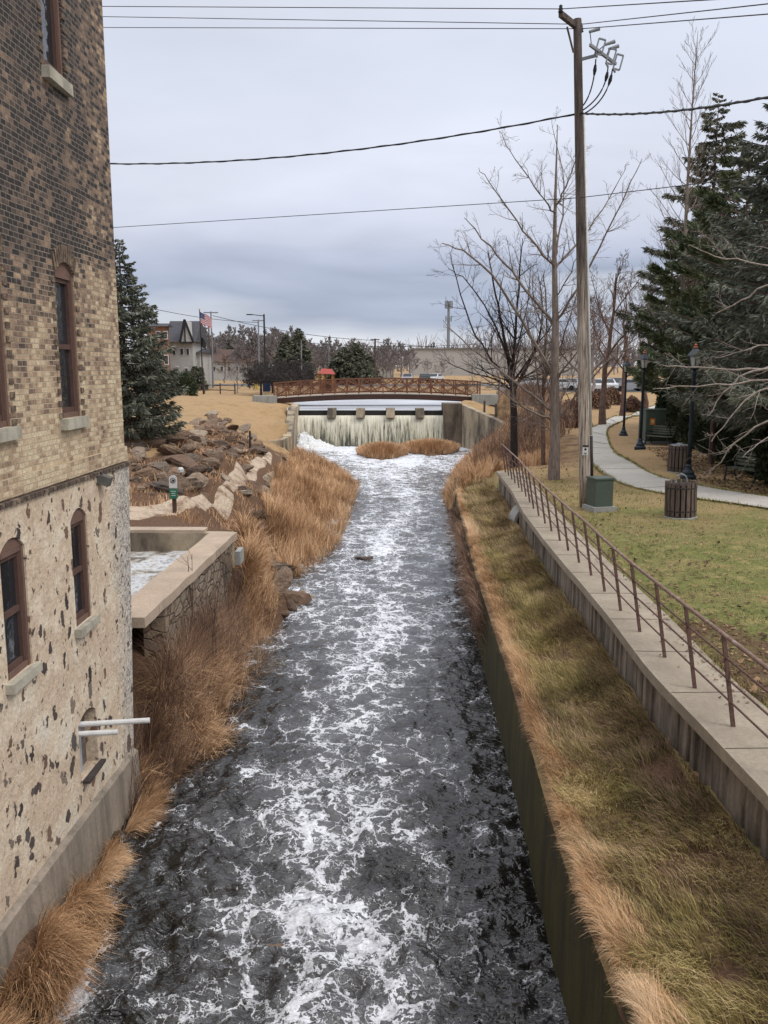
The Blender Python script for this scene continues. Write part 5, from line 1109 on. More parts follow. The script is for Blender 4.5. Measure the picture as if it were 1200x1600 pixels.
def brw2(n):
    y = rng.choice([17.5, 19, 20.2, 21.5, 23.5, 26, 29], n)+rng.normal(0, .5, n); x = xr(y)+.02-rng.uniform(0, .2, n); return x, y, np.full(n, -1.0)-rng.uniform(0, .8, n)
field('vines', 3000, brw2, (.25, .6), (.006, .01), (1.0, 2.6), BRAM, 'brown vines trailing down the channel wall to the water', 'vines', math.pi, .7)
# ------------------------------------------------------------------ wooden utility pole
b = G(915, 792, 0); Yp = b[1]; z0 = gz(b[0], Yp)
top = P(902, 30, Yp); pole = empty('utility_pole', (b[0], b[1], z0), 'tall weathered wooden utility pole with a side crossarm, fuse cutouts and a white conduit', 'utility pole')
bb = np.array([b[0], b[1], z0-.1])
pk = [bb+(top-bb)*t_ for t_ in np.linspace(0, 1, 14)]
MB().tube(pk, [.165-.06*t_ for t_ in np.linspace(0, 1, 14)], 16).build('pole', WOODP, pole, smooth=True)
def onp(py, dx=0, dyy=0):
    t_ = (P(900, py, Yp)[2]-bb[2])/(top[2]-bb[2]); p = bb+(top-bb)*t_; return p+np.array([dx, dyy, 0])
MB().tube([onp(680, .18, -.04), onp(420, .16, -.04), onp(180, .13, -.04)], .036, 8).build('conduit', WHITE, pole, smooth=True)
MB().tube([onp(775, .185, -.04), onp(681, .182, -.04)], .046, 8).build('conduit_guard', BLACK, pole, smooth=True)
ca0 = P(876, 22, Yp-.9); ca1 = P(905, 45, Yp+.35); MB().beam(ca0, ca1, .11, .13).build('crossarm', WOODP2, pole)
MB().beam(P(886, 42, Yp-.4), P(896, 82, Yp-.1), .03, .05).build('brace', WOODP2, pole)
for (px, py, dy_) in ((876, 17, -.9), (906, 40, .3), (908, 48, .3)):
    q_ = P(px, py, Yp+dy_); MB().lathe((q_[0], q_[1], q_[2]-.05), [(.03, 0), (.07, .03), (.04, .06), (.065, .09), (.035, .13), (.05, .16), (.02, .19)], 10).build('insulator', BLACK, pole, smooth=True)
q0 = P(903, 94, Yp); q1 = P(934, 86, Yp-.3); MB().beam(q0, q1, .05, .07).build('bracket_arm', GREYM, pole)
r0 = P(922, 70, Yp-.7); r1 = P(962, 100, Yp+.1); MB().beam(r0, r1, .06, .07).build('cutout_arm', GREYM, pole)
for i, (px, py) in enumerate([(938, 73), (955, 88), (966, 97)]):
    q_ = P(px, py, Yp-.45+.25*i); mb = MB(); w_, h_ = .17, .36; tl = -.25
    c4 = [(-w_/2, -h_/2), (w_/2, -h_/2), (w_/2, h_/2), (-w_/2, h_/2)]; c4 = [(q_[0]+a*math.cos(tl)-b_*math.sin(tl), q_[1], q_[2]+a*math.sin(tl)+b_*math.cos(tl)) for a, b_ in c4]
    for k in range(4): mb.beam(c4[k], c4[(k+1) % 4], .035, .045, up=(0, 1, 0))
    mb.tube([c4[0], ((c4[0][0]+c4[1][0])/2-.02, q_[1], c4[0][2]-.1)], .03, 6); mb.build('fuse_cutout', GREYM, pole)
for i, (px, py) in enumerate([(928, 48), (952, 68), (958, 75)]):
    q_ = P(px, py, Yp-.5+.2*i); MB().tube([(q_[0]-.12, q_[1], q_[2]-.03), (q_[0]+.14, q_[1], q_[2]+.05)], [.035, .05], 8).build('lightning_arrester', GREYM, pole)
    MB().tube([(q_[0]-.10, q_[1], q_[2]-.02), P(924+i*12, 70+i*8, Yp-.5+.2*i)], .012, 5).build('jumper', BLACK, pole)
for i, (a_, m_, c_) in enumerate([((931, 92), (928, 135), (911, 165)), ((950, 105), (947, 140), (911, 172)), ((957, 108), (950, 150), (912, 178))]):
    pts = []
    for s_ in np.linspace(0, 1, 12):
        pts.append(P((1-s_)**2*a_[0]+2*s_*(1-s_)*m_[0]+s_*s_*c_[0], (1-s_)**2*a_[1]+2*s_*(1-s_)*(m_[1]+8)+s_*s_*c_[1], Yp-.3*(1-s_)))
    MB().tube(pts, .018, 6).build('riser_cable', BLACK, pole); MB().tube(pts[1:4], [.03, .05, .025], 8).build('cable_boot', BLACK, pole)
q_ = onp(703, 0, -.24); pc = MB().box((q_[0]-.03, q_[1], q_[2]), (.15, .012, .24)).build('placard', WHITE, pole)
mb = MB(); mb.box((q_[0]-.03, q_[1]-.012, q_[2]+.13), (.15, .01, .05)); 
mb.add([(q_[0]-.03+.035*math.cos(t_), q_[1]-.012, q_[2]+.04+.035*math.sin(t_)) for t_ in np.linspace(0, 2*math.pi, 11)[:-1]], [tuple(range(10))]); mb.box((q_[0]-.03, q_[1]-.012, q_[2]-.06), (.08, .006, .012)); mb.box((q_[0]-.03, q_[1]-.012, q_[2]-.085), (.06, .006, .012)); mb.build('emblem', BLACK, pc)
def wire(pts, r, label, sag=0):
    q_ = [np.array(p, float) for p in pts]; out = []
    for i in range(len(q_)-1):
        for s_ in np.linspace(0, 1, 24)[:-1 if i < len(q_)-2 else None]:
            p = q_[i]+(q_[i+1]-q_[i])*s_; p[2] -= sag[i]*4*s_*(1-s_) if sag else 0; out.append(p)
    mb = MB().tube(out, r, 5); tag(mb.build('overhead_wire', BLACK, origin=tuple(q_[0])), label, 'wire')
    return out
def ext(pL, pM, pR, YL=30, YR=16, k=1.6):
    """from behind the mill to the pole and on to beyond the right edge"""
    a, m_, c = P(*pL, YL), P(*pM, Yp), P(*pR, YR); return [a+(a-m_)*.45, a, m_, c, c+(c-m_)*.8]
for pL, pM, pR, r_, lab in [((160, 10), (876, 14), (1200, -6), .012, 'highest thin wire crossing to the tip of the crossarm'), ((160, 26), (908, 38), (1200, 6), .011, 'thin wire just under the highest one at the pole top'), ((160, 43), (908, 45), (1200, 22), .011, 'third thin wire from the top, passing behind the pole top'),
                     ((170, 356), (905, 309), (1200, 274), .010, 'lone thin wire sagging across halfway up the pole')]:
    pp = ext(pL, pM, pR); wire(pp, r_, lab)
pp = ext((170, 256), (905, 177), (1200, 152)); o1 = wire(pp, .022, 'thick black twisted cable crossing the river to the pole', [0, .35, .12, 0])
hx = []
for i, p in enumerate(np.concatenate([np.linspace(o1[j], o1[j+1], 6)[:-1] for j in range(len(o1)-1)])): hx.append(p+np.array([0, .018*math.sin(i*.7), .018*math.cos(i*.7)]))
tag(MB().tube(hx, .016, 5).build('overhead_wire', BLACK, origin=tuple(hx[0])), 'twisted companion strand wound around the thick black cable', 'wire')
# transformer box, green cabinet
def cabinet(name, c, w_, d_, h_, label, base_col=True):
    e = empty(name, c, label, 'cabinet'); MB().box((c[0], c[1], c[2]+.05), (w_+.16, d_+.16, .16)).build('pad', C_GREY, e)
    mb = MB().box((c[0], c[1], c[2]+.13+h_/2), (w_, d_, h_)); body = mb.build('body', GREENP, e); MB().box((c[0], c[1], c[2]+.13+h_+.02), (w_+.05, d_+.05, .045)).build('lid', GREENP, e)
    return e, body
c = G(941, 800, 0); Yc = c[1]; z_ = gz(c[0], Yc)
e, body = cabinet('utility_box', (c[0], Yc+.35, z_), .52, .52, .74, 'small square green utility box at the foot of the wooden pole')
e.rotation_euler = (0, 0, .25)
c = G(1028, 694, 0); Yc = c[1]; z_ = gz(c[0], Yc); wc = PX(44, Yc)
e, body = cabinet('transformer_cabinet', (c[0]+.05, Yc+.6, z_), wc, 1.2, 1.55, 'large green two-door cabinet with orange warning stickers in front of the hedge')
YF = Yc
for k in (-1, 1):
    dr = MB().box((c[0]+.05+k*wc*.245, YF-.01, z_+.13+.77), (wc*.475, .03, 1.42)).build('door', GREENP, e)
    MB().box((c[0]+.05+k*wc*.27, YF-.035, z_+1.12), (.25, .012, .32)).build('warning_sticker', M('orange_sticker', (.75, .24, .04), (.6, .2, .03), 20, .6, 0), dr)
    MB().box((c[0]+.05+k*wc*.27, YF-.045, z_+1.12), (.12, .008, .16)).build('sticker_symbol', M('pale_symbol', (.7, .6, .35)), dr)
dr = MB().box((c[0]+.05+wc*.27, YF-.036, z_+.86), (.25, .012, .14)).build('warning_sticker', M('red_sticker', (.5, .05, .03), (.4, .04, .03), 20, .6, 0), e)
# ------------------------------------------------------------------ lamp posts
LG = NT('lamp_glass'); LG.b.inputs['Alpha'].default_value = 1; LG = LG.done((.42, .43, .38), .15)
COPPER = M('copper_finial', (.42, .14, .07), (.3, .1, .05), 9, .5, .1, metal=.3)
def lamp(px, py, label, H=4.75):
    c = G(px, py, 0); z_ = gz(c[0], c[1]); b = (c[0], c[1], z_); e = empty('street_lamp', b, label, 'street lamp', 'lamp posts along the park path'); s_ = H/4.75
    MB().lathe(b, [(r_*s_, h_*s_) for r_, h_ in [(.27, -.05), (.27, .10), (.24, .14), (.20, .17), (.20, .24), (.13, .34), (.10, .42), (.12, .46), (.085, .52)]], 16).build('base', NAVY, e, smooth=False)
    MB().lathe(b, [(r_*s_, h_*s_) for r_, h_ in [(.08, .50), (.072, 1.4), (.060, 3.55), (.075, 3.6), (.075, 3.68), (.055, 3.72), (.055, 3.78)]], 12).build('pole', NAVY, e, smooth=True)
    mb = MB(); z1, z2, z3 = 3.78*s_, 4.24*s_, 4.55*s_; zz_ = z_
    mb.lathe(b, [(.06*s_, z1), (.14*s_, z1+.03*s_), (.15*s_, z1+.07*s_)], 12)
    for k in range(6):
        t_ = k*math.pi/3+.3; mb.beam((b[0]+.145*s_*math.cos(t_), b[1]+.145*s_*math.sin(t_), zz_+z1+.05), (b[0]+.235*s_*math.cos(t_), b[1]+.235*s_*math.sin(t_), zz_+z2), .022, .022)
    mb.build('lantern_frame', NAVY, e)
    MB().lathe(b, [(.13*s_, z1+.07*s_), (.22*s_, z2-.005)], 6).build('glass', LG, e)
    lid = MB().lathe(b, [(.275*s_, z2), (.275*s_, z2+.03), (.20*s_, z2+.12*s_), (.10*s_, z2+.24*s_), (.085*s_, z2+.27*s_)], 6).build('cap', M('slate_cap', (.07, .085, .10), (.05, .06, .075), 6, .5, .1), e)
    MB().lathe(b, [(.075*s_, z2+.27*s_), (.10*s_, z2+.30*s_), (.05*s_, z2+.34*s_), (.065*s_, z2+.38*s_), (.03*s_, z2+.42*s_), (.015*s_, z2+.48*s_)], 10).build('finial', COPPER, lid)
lamp(1075, 748, 'nearest dark blue lamp post, behind the front trash can'); lamp(1000, 702, 'middle dark lamp post left of the large green cabinet', 4.7); lamp(974, 681, 'farthest dark lamp post beside the bend of the path', 4.4)
# trash cans
def can(px, py, label, H=.92, lean=0, hoop=False):
    c = G(px, py, 0); z_ = gz(c[0], c[1]); b = (c[0], c[1]+.3, z_); e = empty('trash_can', b, label, 'trash can', 'slatted trash cans by the path'); Rr = .38
    MB().lathe((b[0], b[1], b[2]), [(.42, -.03), (.42, .03), (.40, .04)], 18).build('pad', C_GREY, e)
    MB().lathe(b, [(Rr-.08, .05), (Rr-.06, H-.04), (Rr-.09, H-.04)], 18).build('liner', BLACK, e)
    mb = MB()
    for k in range(18):
        t_ = k*2*math.pi/18; mb.box((b[0]+Rr*math.cos(t_), b[1]+Rr*math.sin(t_), z_+.04+H/2), (.035, .095, H-.02+.03*math.sin(k*5)), rz=t_)
    mb.build('slats', SLATW, e)
    for h_ in (.18, H-.14): MB().lathe(b, [(Rr-.02, h_), (Rr+.024, h_), (Rr+.024, h_+.035), (Rr-.02, h_+.035)], 18).build('band', BLACK, e)
    if hoop: MB().tube([(b[0]-.16+.32*(1-math.cos(t_))/2*1.0, b[1], z_+H+.22*math.sin(t_)) for t_ in np.linspace(0, math.pi, 9)], .018, 6).build('hoop', GREYM, e)
    else: MB().lathe(b, [(Rr-.02, H), (Rr-.05, H+.04), (.12, H+.06), (.10, H+.10)], 18).build('lid', GREYM, e)
    e.rotation_euler = (0, lean, 0); return e
can(1069, 811, 'front slatted trash can with a wire hoop, standing on the lawn side of the path', .92, -.03, True)
can(1064, 741, 'rear slatted trash can tucked behind the nearest lamp post', .98)
def bench(px, py, rz, label, s_=1.0):
    c = G(px, py, 0); z_ = gz(c[0], c[1])+.02; e = empty('park_bench', (c[0], c[1], z_), label, 'bench', 'park benches'); mk = lambda: MB(); X_, Y_ = c[0], c[1]
    seat = MB(); 
    for k in range(4): seat.box((X_, Y_-.20+k*.12, z_+.44), (1.35, .09, .035))
    seat.build('seat', BENCHW, e); bk = MB()
    for k in range(4): bk.box((X_, Y_+.28+k*.035, z_+.56+k*.115), (1.35, .03, .085), rx=-.28)
    bk.build('backrest', BENCHW, e)
    for sx in (-.6, .6):
        x_ = X_+sx; mb = MB()
        mb.tube([(x_, Y_-.28, z_), (x_, Y_-.24, z_+.20), (x_, Y_-.20, z_+.42)], .03, 6).tube([(x_, Y_+.32, z_), (x_, Y_+.22, z_+.2), (x_, Y_+.20, z_+.42), (x_, Y_+.28, z_+.55), (x_, Y_+.42, z_+.95)], .03, 6).tube([(x_, Y_-.22, z_+.42), (x_, Y_+.22, z_+.42)], .025, 6)
        mb.tube([(x_, Y_-.22, z_+.42), (x_, Y_-.26, z_+.62), (x_, Y_-.05, z_+.68), (x_, Y_+.3, z_+.66)], .025, 6).tube([(x_, Y_-.25, z_+.16), (x_, Y_, z_+.24), (x_, Y_+.25, z_+.16)], .018, 5)
        mb.build('side_frame', BLACK, e)
    e.rotation_euler = (0, 0, rz); return e
bench(1163, 753, R(-62), 'green slatted park bench at the right edge under the arborvitae'); bench(1029, 696, R(-50), 'park bench in front of the large green cabinet')
#==PART4==
# ------------------------------------------------------------------ far background
def BX(px0, px1, Y): a, b = at(px0, Y), at(px1, Y); return (a+b)/2, b-a
def zat(py, Y): return CZ+(572-py)/1331*Y
SIDW = M('white_siding', (.46, .45, .42), (.38, .37, .35), 2, .8, .1); BRK = M('orange_brick', (.29, .155, .10), (.22, .12, .08), 4, .9, .2); SHG = M('grey_shingles', (.09, .09, .10), (.06, .06, .068), 3, .9, .2); SHB = M('brown_shingles', (.12, .075, .06), (.09, .06, .05), 2, .9, .2)
BEIG = M('beige_metal_wall', (.44, .42, .39), (.40, .38, .355), 1, .7, .05); DARKW = M('dark_window', (.03, .035, .04), (.05, .055, .06), 3, .3, 0); REDR = M('red_metal_roof', (.38, .06, .04), (.3, .05, .04), 2, .6, .1); YEL = M('yellow_paint', (.62, .45, .05), (.5, .37, .05), 5)
def house(name, px0, px1, yr, ye, yb, Y, dep, wall, roof, label, wins=(), ridge='x', over=.4, extra=None, cat='house'):
    xc, w_ = BX(px0, px1, Y); zb = gz(xc, Y)-.3; ze, zr = zat(ye, Y), zat(yr, Y); e = empty(name, (xc, Y+dep/2, zb), label, cat)
    MB().box((xc, Y+dep/2, (zb+ze)/2), (w_, dep, ze-zb)).build('wall', wall, e)
    x0, x1, y0, y1 = xc-w_/2-over, xc+w_/2+over, Y-over, Y+dep+over; mb = MB()
    if ridge == 'x': mb.add([(x0, y0, ze), (x1, y0, ze), (x1, y1, ze), (x0, y1, ze), (x0, (y0+y1)/2, zr), (x1, (y0+y1)/2, zr)], [(0, 1, 5, 4), (2, 3, 4, 5), (0, 4, 3), (1, 2, 5), (3, 2, 1, 0)])
    else: mb.add([(x0, y0, ze), (x1, y0, ze), (x1, y1, ze), (x0, y1, ze), ((x0+x1)/2, y0, zr), ((x0+x1)/2, y1, zr)], [(0, 1, 4), (2, 3, 5), (0, 4, 5, 3), (1, 2, 5, 4), (3, 2, 1, 0)])
    mb.build('roof', roof, e)
    for (wx0, wy0, wx1, wy1) in wins:
        a, b = at(wx0, Y), at(wx1, Y); z0_, z1_ = zat(wy1, Y), zat(wy0, Y); f = MB().box(((a+b)/2, Y-.03, (z0_+z1_)/2), (b-a, .08, z1_-z0_)).build('window', WHITE, e)
        MB().box(((a+b)/2, Y-.08, (z0_+z1_)/2), ((b-a)*.75, .03, (z1_-z0_)*.82)).build('pane', DARKW, f)
    return e
house('orange_brick_house', 232, 260, 508, 513, 603, 104, 2, BRK, SHG, 'orange brick building partly hidden behind the spruce', [(246, 520, 253, 532), (257, 520, 264, 532), (246, 555, 253, 570), (257, 555, 264, 570)])
e = house('gabled_house', 264, 302, 503, 536, 600, 108, 7, SIDW, SHG, 'pale two-storey house with a grey gabled roof and dark trim', [(270, 545, 276, 556), (282, 545, 288, 556), (292, 545, 297, 556), (274, 572, 280, 590), (288, 574, 294, 590)], over=.5)
# front gable with timber trim
Yh = 107.4; a, b, m_ = at(284, Yh), at(302.5, Yh), at(291, Yh); z0_, z1_ = zat(537, Yh), zat(504, Yh)
MB().add([(a, Yh, z0_), (b, Yh, z0_), (m_, Yh, z1_), (a, Yh+5, z0_), (b, Yh+5, z0_), (m_, Yh+5, z1_)], [(0, 1, 2), (0, 2, 5, 3), (1, 4, 5, 2)]).build('gable', SIDW, e)
mb = MB(); mb.beam((a-.1, Yh-.06, z0_), (m_, Yh-.06, z1_+.1), .25, .1, up=(0, 1, 0)).beam((b+.1, Yh-.06, z0_), (m_, Yh-.06, z1_+.1), .25, .1, up=(0, 1, 0)).beam((a, Yh-.06, z0_), (b, Yh-.06, z0_), .2, .1, up=(0, 1, 0)).beam((m_, Yh-.07, z0_), (m_, Yh-.07, z1_), .14, .1, up=(0, 1, 0)); mb.build('gable_trim', M('charcoal_trim', (.03, .03, .035)), e)
house('house_annex', 300, 313, 545, 552, 600, 110, 8, SIDW, SHG, 'low white annex with a porch right of the gabled house', [(303, 558, 308, 568)])
house('long_building', 314, 392, 546, 566, 600, 155, 14, SIDW, SHB, 'long low building with a wide brown shingle roof behind the flagpole', [(x_, 572, x_+5, 580) for x_ in range(320, 388, 12)])
MB().add([(at(388, 154.5), 154.5, zat(566, 154.5)), (at(400, 154.5), 154.5, zat(566, 154.5)), (at(393, 154.5), 154.5, zat(549, 154.5)), (at(393, 154.5), 158, zat(549, 154.5))], [(0, 1, 2), (1, 3, 2), (0, 2, 3)]).build('x', SIDW) if False else None
x, w_ = BX(646, 905, 215); e = empty('warehouse', (x, 225, 1.2), 'very long beige flat-roofed warehouse behind the bare trees', 'warehouse'); zt_ = zat(547, 215); MB().box((x, 235, (1+zt_)/2), (w_, 40, zt_-1)).build('wall', BEIG, e); MB().box((x, 235, zt_+.15), (w_+.6, 40.6, .3)).build('parapet', M('parapet_grey', (.25, .24, .23)), e)
for px in (748, 860): a = at(px, 215); MB().box((a, 214.9, 3.0), (3.0, .2, 3.4)).build('loading_door', DARKW if px != 748 else SIDW, e)
x, w_ = BX(497, 521, 100); zb = gz(x, 100); zt_ = zat(583, 100); e = empty('park_shelter', (x, 100, zb), 'small open wooden park shelter with a red roof behind the bridge', 'shelter')
for dx in (-.45, -.1, .42):
    for dy_ in (0, 2.4): MB().box((x+dx*w_, 100+dy_, (zb+zt_)/2), (.18, .18, zt_-zb)).build('post', M('shelter_wood', (.40, .20, .07), (.3, .15, .05)), e)
MB().add([(x-w_*.5, 99.6, zt_), (x+w_*.55, 99.6, zt_-.1), (x+w_*.55, 102.8, zt_-.1), (x-w_*.5, 102.8, zt_), (x-w_*.3, 101.2, zt_+.55), (x+w_*.35, 101.2, zt_+.5)], [(0, 1, 5, 4), (2, 3, 4, 5), (0, 4, 3), (1, 2, 5), (3, 2, 1, 0)]).build('roof', REDR, e)
MB().box((x+.1, 102, zb+.5), (w_*.7, .1, 1.0)).build('back_board', M('shelter_dark_wood', (.07, .05, .04), (.05, .035, .03)), e)
house('white_house', 592, 612, 566, 571, 590, 175, 8, SIDW, SHG, 'small white house among the trees right of the dark evergreens', [(596, 575, 600, 580), (604, 575, 608, 580)])
# poles
def upole(px, yt, yb, Y, label, arm=0, m=WOODP2, r=.13, lampA=False, arm_dy=0):
    x = at(px, Y); z_ = gz(x, Y); zt_ = zat(yt, Y); e = empty('power_pole', (x, Y, z_), label, 'utility pole'); MB().tube([(x, Y, z_-.2), (x+.02, Y, zt_)], [r*1.3, r*.8], 8).build('pole', m, e)
    if arm: MB().beam((x-arm/2, Y, zt_-.15-arm_dy), (x+arm/2, Y, zt_-.15-arm_dy), .12, .14).build('crossarm', m, e)
    if lampA: MB().tube([(x, Y, zt_-.2), (x-1.4, Y, zt_-.05)], .05, 6).build('lamp_arm', BLACK, e); MB().box((x-1.7, Y, zt_-.05), (.7, .25, .12)).build('lamp_head', BLACK, e)
    return e
upole(332, 491, 600, 115, 'power pole with a wide crossarm just right of the flagpole', 1.9, GREYM, .11); upole(328, 510, 600, 125, 'slim pole standing close behind the wide-armed pole', 0, WOODP2, .12)
upole(405, 503, 585, 130, 'pale power pole with a short crossarm left of the tall dark light pole', 1.7, GREYM, .12); upole(414, 495, 590, 105, 'tall dark light pole with one small lamp arm above the vase-shaped trees', 0, BLACK, .12, True)
upole(471, 533, 590, 120, 'thin pale pole in front of the pointed evergreen', 0, GREYM, .08); upole(514, 533, 585, 160, 'short grey pole behind the red-roofed shelter', .8, GREYM, .1); upole(586, 531, 590, 135, 'brown power pole with crossarm above the middle of the bridge', 1.4, WOODP2, .16)
upole(614, 540, 590, 180, 'thin pole beside the small white house', 0, GREYM, .12)
x = at(700, 260); e = empty('cell_tower', (x, 260, 1.2), 'tall grey cell tower with antenna cluster above the warehouse roof', 'cell tower'); zt_ = zat(476, 260); MB().tube([(x, 260, 1), (x, 260, zt_)], [.6, .35], 8).build('mast', GREYM, e)
mb = MB()
for k in range(6):
    t_ = k*math.pi/3; mb.box((x+1.0*math.cos(t_), 260+1.0*math.sin(t_), zt_-1), (.35, .35, 2.2)); mb.beam((x, 260, zt_-1), (x+math.cos(t_), 260+math.sin(t_), zt_-1), .1); mb.box((x+.9*math.cos(t_+.5), 260+.9*math.sin(t_+.5), zt_-5), (.3, .3, 1.6)); mb.beam((x, 260, zt_-5), (x+.9*math.cos(t_+.5), 260+.9*math.sin(t_+.5), zt_-5), .1)
mb.build('antennas', GREYM, e)
for i, (pa, pb, Y) in enumerate([((332, 493), (586, 532), 118), ((471, 535), (760, 536), 130), ((586, 534), (900, 545), 135), ((190, 470), (405, 504), 125)]):
    a, b = P(*pa, Y), P(*pb, Y+8); pts = [a+(b-a)*s_-np.array([0, 0, 1.2*4*s_*(1-s_)*.5]) for s_ in np.linspace(0, 1, 12)]
    tag(MB().tube(pts, .035, 4).build('distant_wire', BLACK, origin=tuple(a)), ['faint far wire from the wide-armed pole toward the bridge', 'faint far wire above the evergreens and white house', 'faint far wire running in front of the warehouse roof', 'faint far wire sloping down over the gabled house'][i], 'wire')
# flagpole and flags
Yf = 90; xf = at(316.5, Yf); zf = gz(xf, Yf); e = empty('flagpole', (xf, Yf, zf), 'slender flagpole with a gold ball on the tan lawn', 'flagpole'); zt_ = zat(489, Yf)
MB().tube([(xf, Yf, zf-.1), (xf-.12, Yf, zt_)], [.085, .04], 8).build('pole', BLACK, e); MB().lathe((xf-.12, Yf, zt_-.02), [(.02, 0), (.09, .06), (.09, .12), (.02, .18)], 8).build('ball', YEL, e)
FR = M('flag_red', (.50, .04, .05), (.45, .04, .05), 3, .9, 0); FW = M('flag_white', (.72, .72, .74), (.66, .66, .70), 3, .9, 0); FB = M('flag_blue', (.035, .05, .16), (.03, .045, .14), 3, .9, 0)
def fpt(u_, v_, x0, z0_, w_, h_, dr=.55):      # cloth hanging from the hoist, sagging to the fly
    return (x0+w_*u_, Yf+.22*math.sin(u_*7+v_*2)*(.3+u_), z0_-h_*v_*(1-.05*u_)-dr*w_*u_-.10*h_*math.sin(u_*6+1)*u_)
x0, z0_, w_, h_ = xf-.08, zt_-.15, PX(17, Yf), PX(17, Yf)*1.0
fl = empty('national_flag', (x0, Yf, z0_), 'american flag flying from the top of the flagpole', 'flag')
for mt_, nm, sel in ((FR, 'red_stripes', 0), (FW, 'white_stripes', 1)):
    mb = MB()
    for k in range(13):
        if k % 2 != sel: continue
        us = np.linspace(.4 if k < 7 else 0, 1, 14)
        for ua, ub in zip(us[:-1], us[1:]): mb.quad(fpt(ua, k/13, x0, z0_, w_, h_), fpt(ua, (k+1)/13, x0, z0_, w_, h_), fpt(ub, (k+1)/13, x0, z0_, w_, h_), fpt(ub, k/13, x0, z0_, w_, h_))
    mb.build(nm, mt_, fl)
mb = MB(); us = np.linspace(0, .4, 7)
for ua, ub in zip(us[:-1], us[1:]):
    for k in range(7): mb.quad(fpt(ua, k/13, x0, z0_, w_, h_), fpt(ua, (k+1)/13, x0, z0_, w_, h_), fpt(ub, (k+1)/13, x0, z0_, w_, h_), fpt(ub, k/13, x0, z0_, w_, h_))
ct = mb.build('canton', FB, fl); mb = MB()
for r_ in range(5):
    for c_ in range(5):
        p = fpt(.05+c_*.075, (r_+.7)/13*1.3, x0, z0_, w_, h_); mb.add([(p[0]+.028*(1 if k % 2 == 0 else .45)*math.sin(k*math.pi/5), p[1]-.03, p[2]+.028*(1 if k % 2 == 0 else .45)*math.cos(k*math.pi/5)) for k in range(10)], [tuple(range(10))])
mb.build('stars', FW, ct)
mb = MB(); us = np.linspace(0, 1, 9); z1_ = zat(527, Yf); w2, h2 = PX(6.5, Yf), PX(15, Yf)
for ua, ub in zip(us[:-1], us[1:]):
    for k in range(5): mb.quad(fpt(ua, k/5, x0, z1_, w2, h2, 1.2), fpt(ua, (k+1)/5, x0, z1_, w2, h2, 1.2), fpt(ub, (k+1)/5, x0, z1_, w2, h2, 1.2), fpt(ub, k/5, x0, z1_, w2, h2, 1.2))
tag(mb.build('black_flag', BLACK, origin=(x0, Yf, z1_)), 'small black flag hanging below the american flag', 'flag')
# split rail fence, plinth row, yellow posts, benches far
Y = 93; e = empty('rail_fence', (at(322, Y), Y, gz(at(322, Y), Y)), 'low brown split-rail fence behind the flagpole', 'fence')
pxs = (296, 318, 343, 366)
for px in pxs: x = at(px, Y); z_ = gz(x, Y); MB().box((x, Y, z_+.5), (.13, .13, 1.25)).build('post', WOODP2, e)
for h_ in (.45, .95):
    for a_, b_ in zip(pxs[:-1], pxs[1:]): xa, xb = at(a_, Y), at(b_, Y); MB().tube([(xa, Y, gz(xa, Y)+h_), (xb, Y, gz(xb, Y)+h_-.06)], .05, 6).build('rail', WOODP2, e)
for i, px in enumerate((397, 401, 408, 412)): x = at(px, 112); z_ = gz(x, 112); tag(MB().tube([(x, 112, z_), (x, 112, z_+1.25)], .13, 8).build('bollard', YEL, origin=(x, 112, z_)), 'yellow bollard in the row behind the vase-shaped trees', 'bollard', 'yellow bollards left of the bridge')
x = at(416, 100); z_ = gz(x, 100); e = empty('bin_stand', (x, 100, z_), 'dark blue bin between the trunks of the vase-shaped trees', 'bin'); MB().box((x, 100, z_+.7), (.8, .7, 1.3)).build('body', M('bin_blue', (.03, .05, .12)), e); MB().box((x, 100, z_+1.4), (.9, .8, .12)).build('lid', BLACK, e)
# distant trees
def vase_tree(px, Y, ty, r, seed, label):
    x = at(px, Y); z_ = gz(x, Y); H = hgt(ty, Y, z_); rs = np.random.default_rng(seed); e = empty('vase_tree', (x, Y, z_), label, 'tree', 'vase-shaped trees left of the bridge'); b = np.array([x, Y, z_]); S = []; T = [(*b, *(b+[0, 0, H*.35]), .13, .10)]
    for k in range(26):
        az = k*2.4; el_ = rs.uniform(.15, 1.2); grow(S, b+[0, 0, H*.33], (math.cos(az)*math.cos(el_), math.sin(az)*math.cos(el_), math.sin(el_)*.7), r*rs.uniform(.75, 1.05), .05, 3, rs, 6, .8, .05, .5, .15, .022)
    prisms('trunk', T, BARKD, e, 6); prisms('crown', S, M('dense_dark_twigs', (.075, .065, .065), (.05, .045, .045), 3), e, 3)
vase_tree(407, 92, 562, 2.4, 1, 'dark dense vase-shaped tree nearest the left end of the bridge'); vase_tree(425, 97, 560, 2.8, 2, 'dark vase-shaped tree second from the left end of the bridge'); vase_tree(450, 108, 558, 2.9, 3, 'dark vase-shaped tree behind the start of the bridge railing'); vase_tree(472, 115, 560, 2.6, 4, 'dark vase-shaped tree below the pointed evergreen')
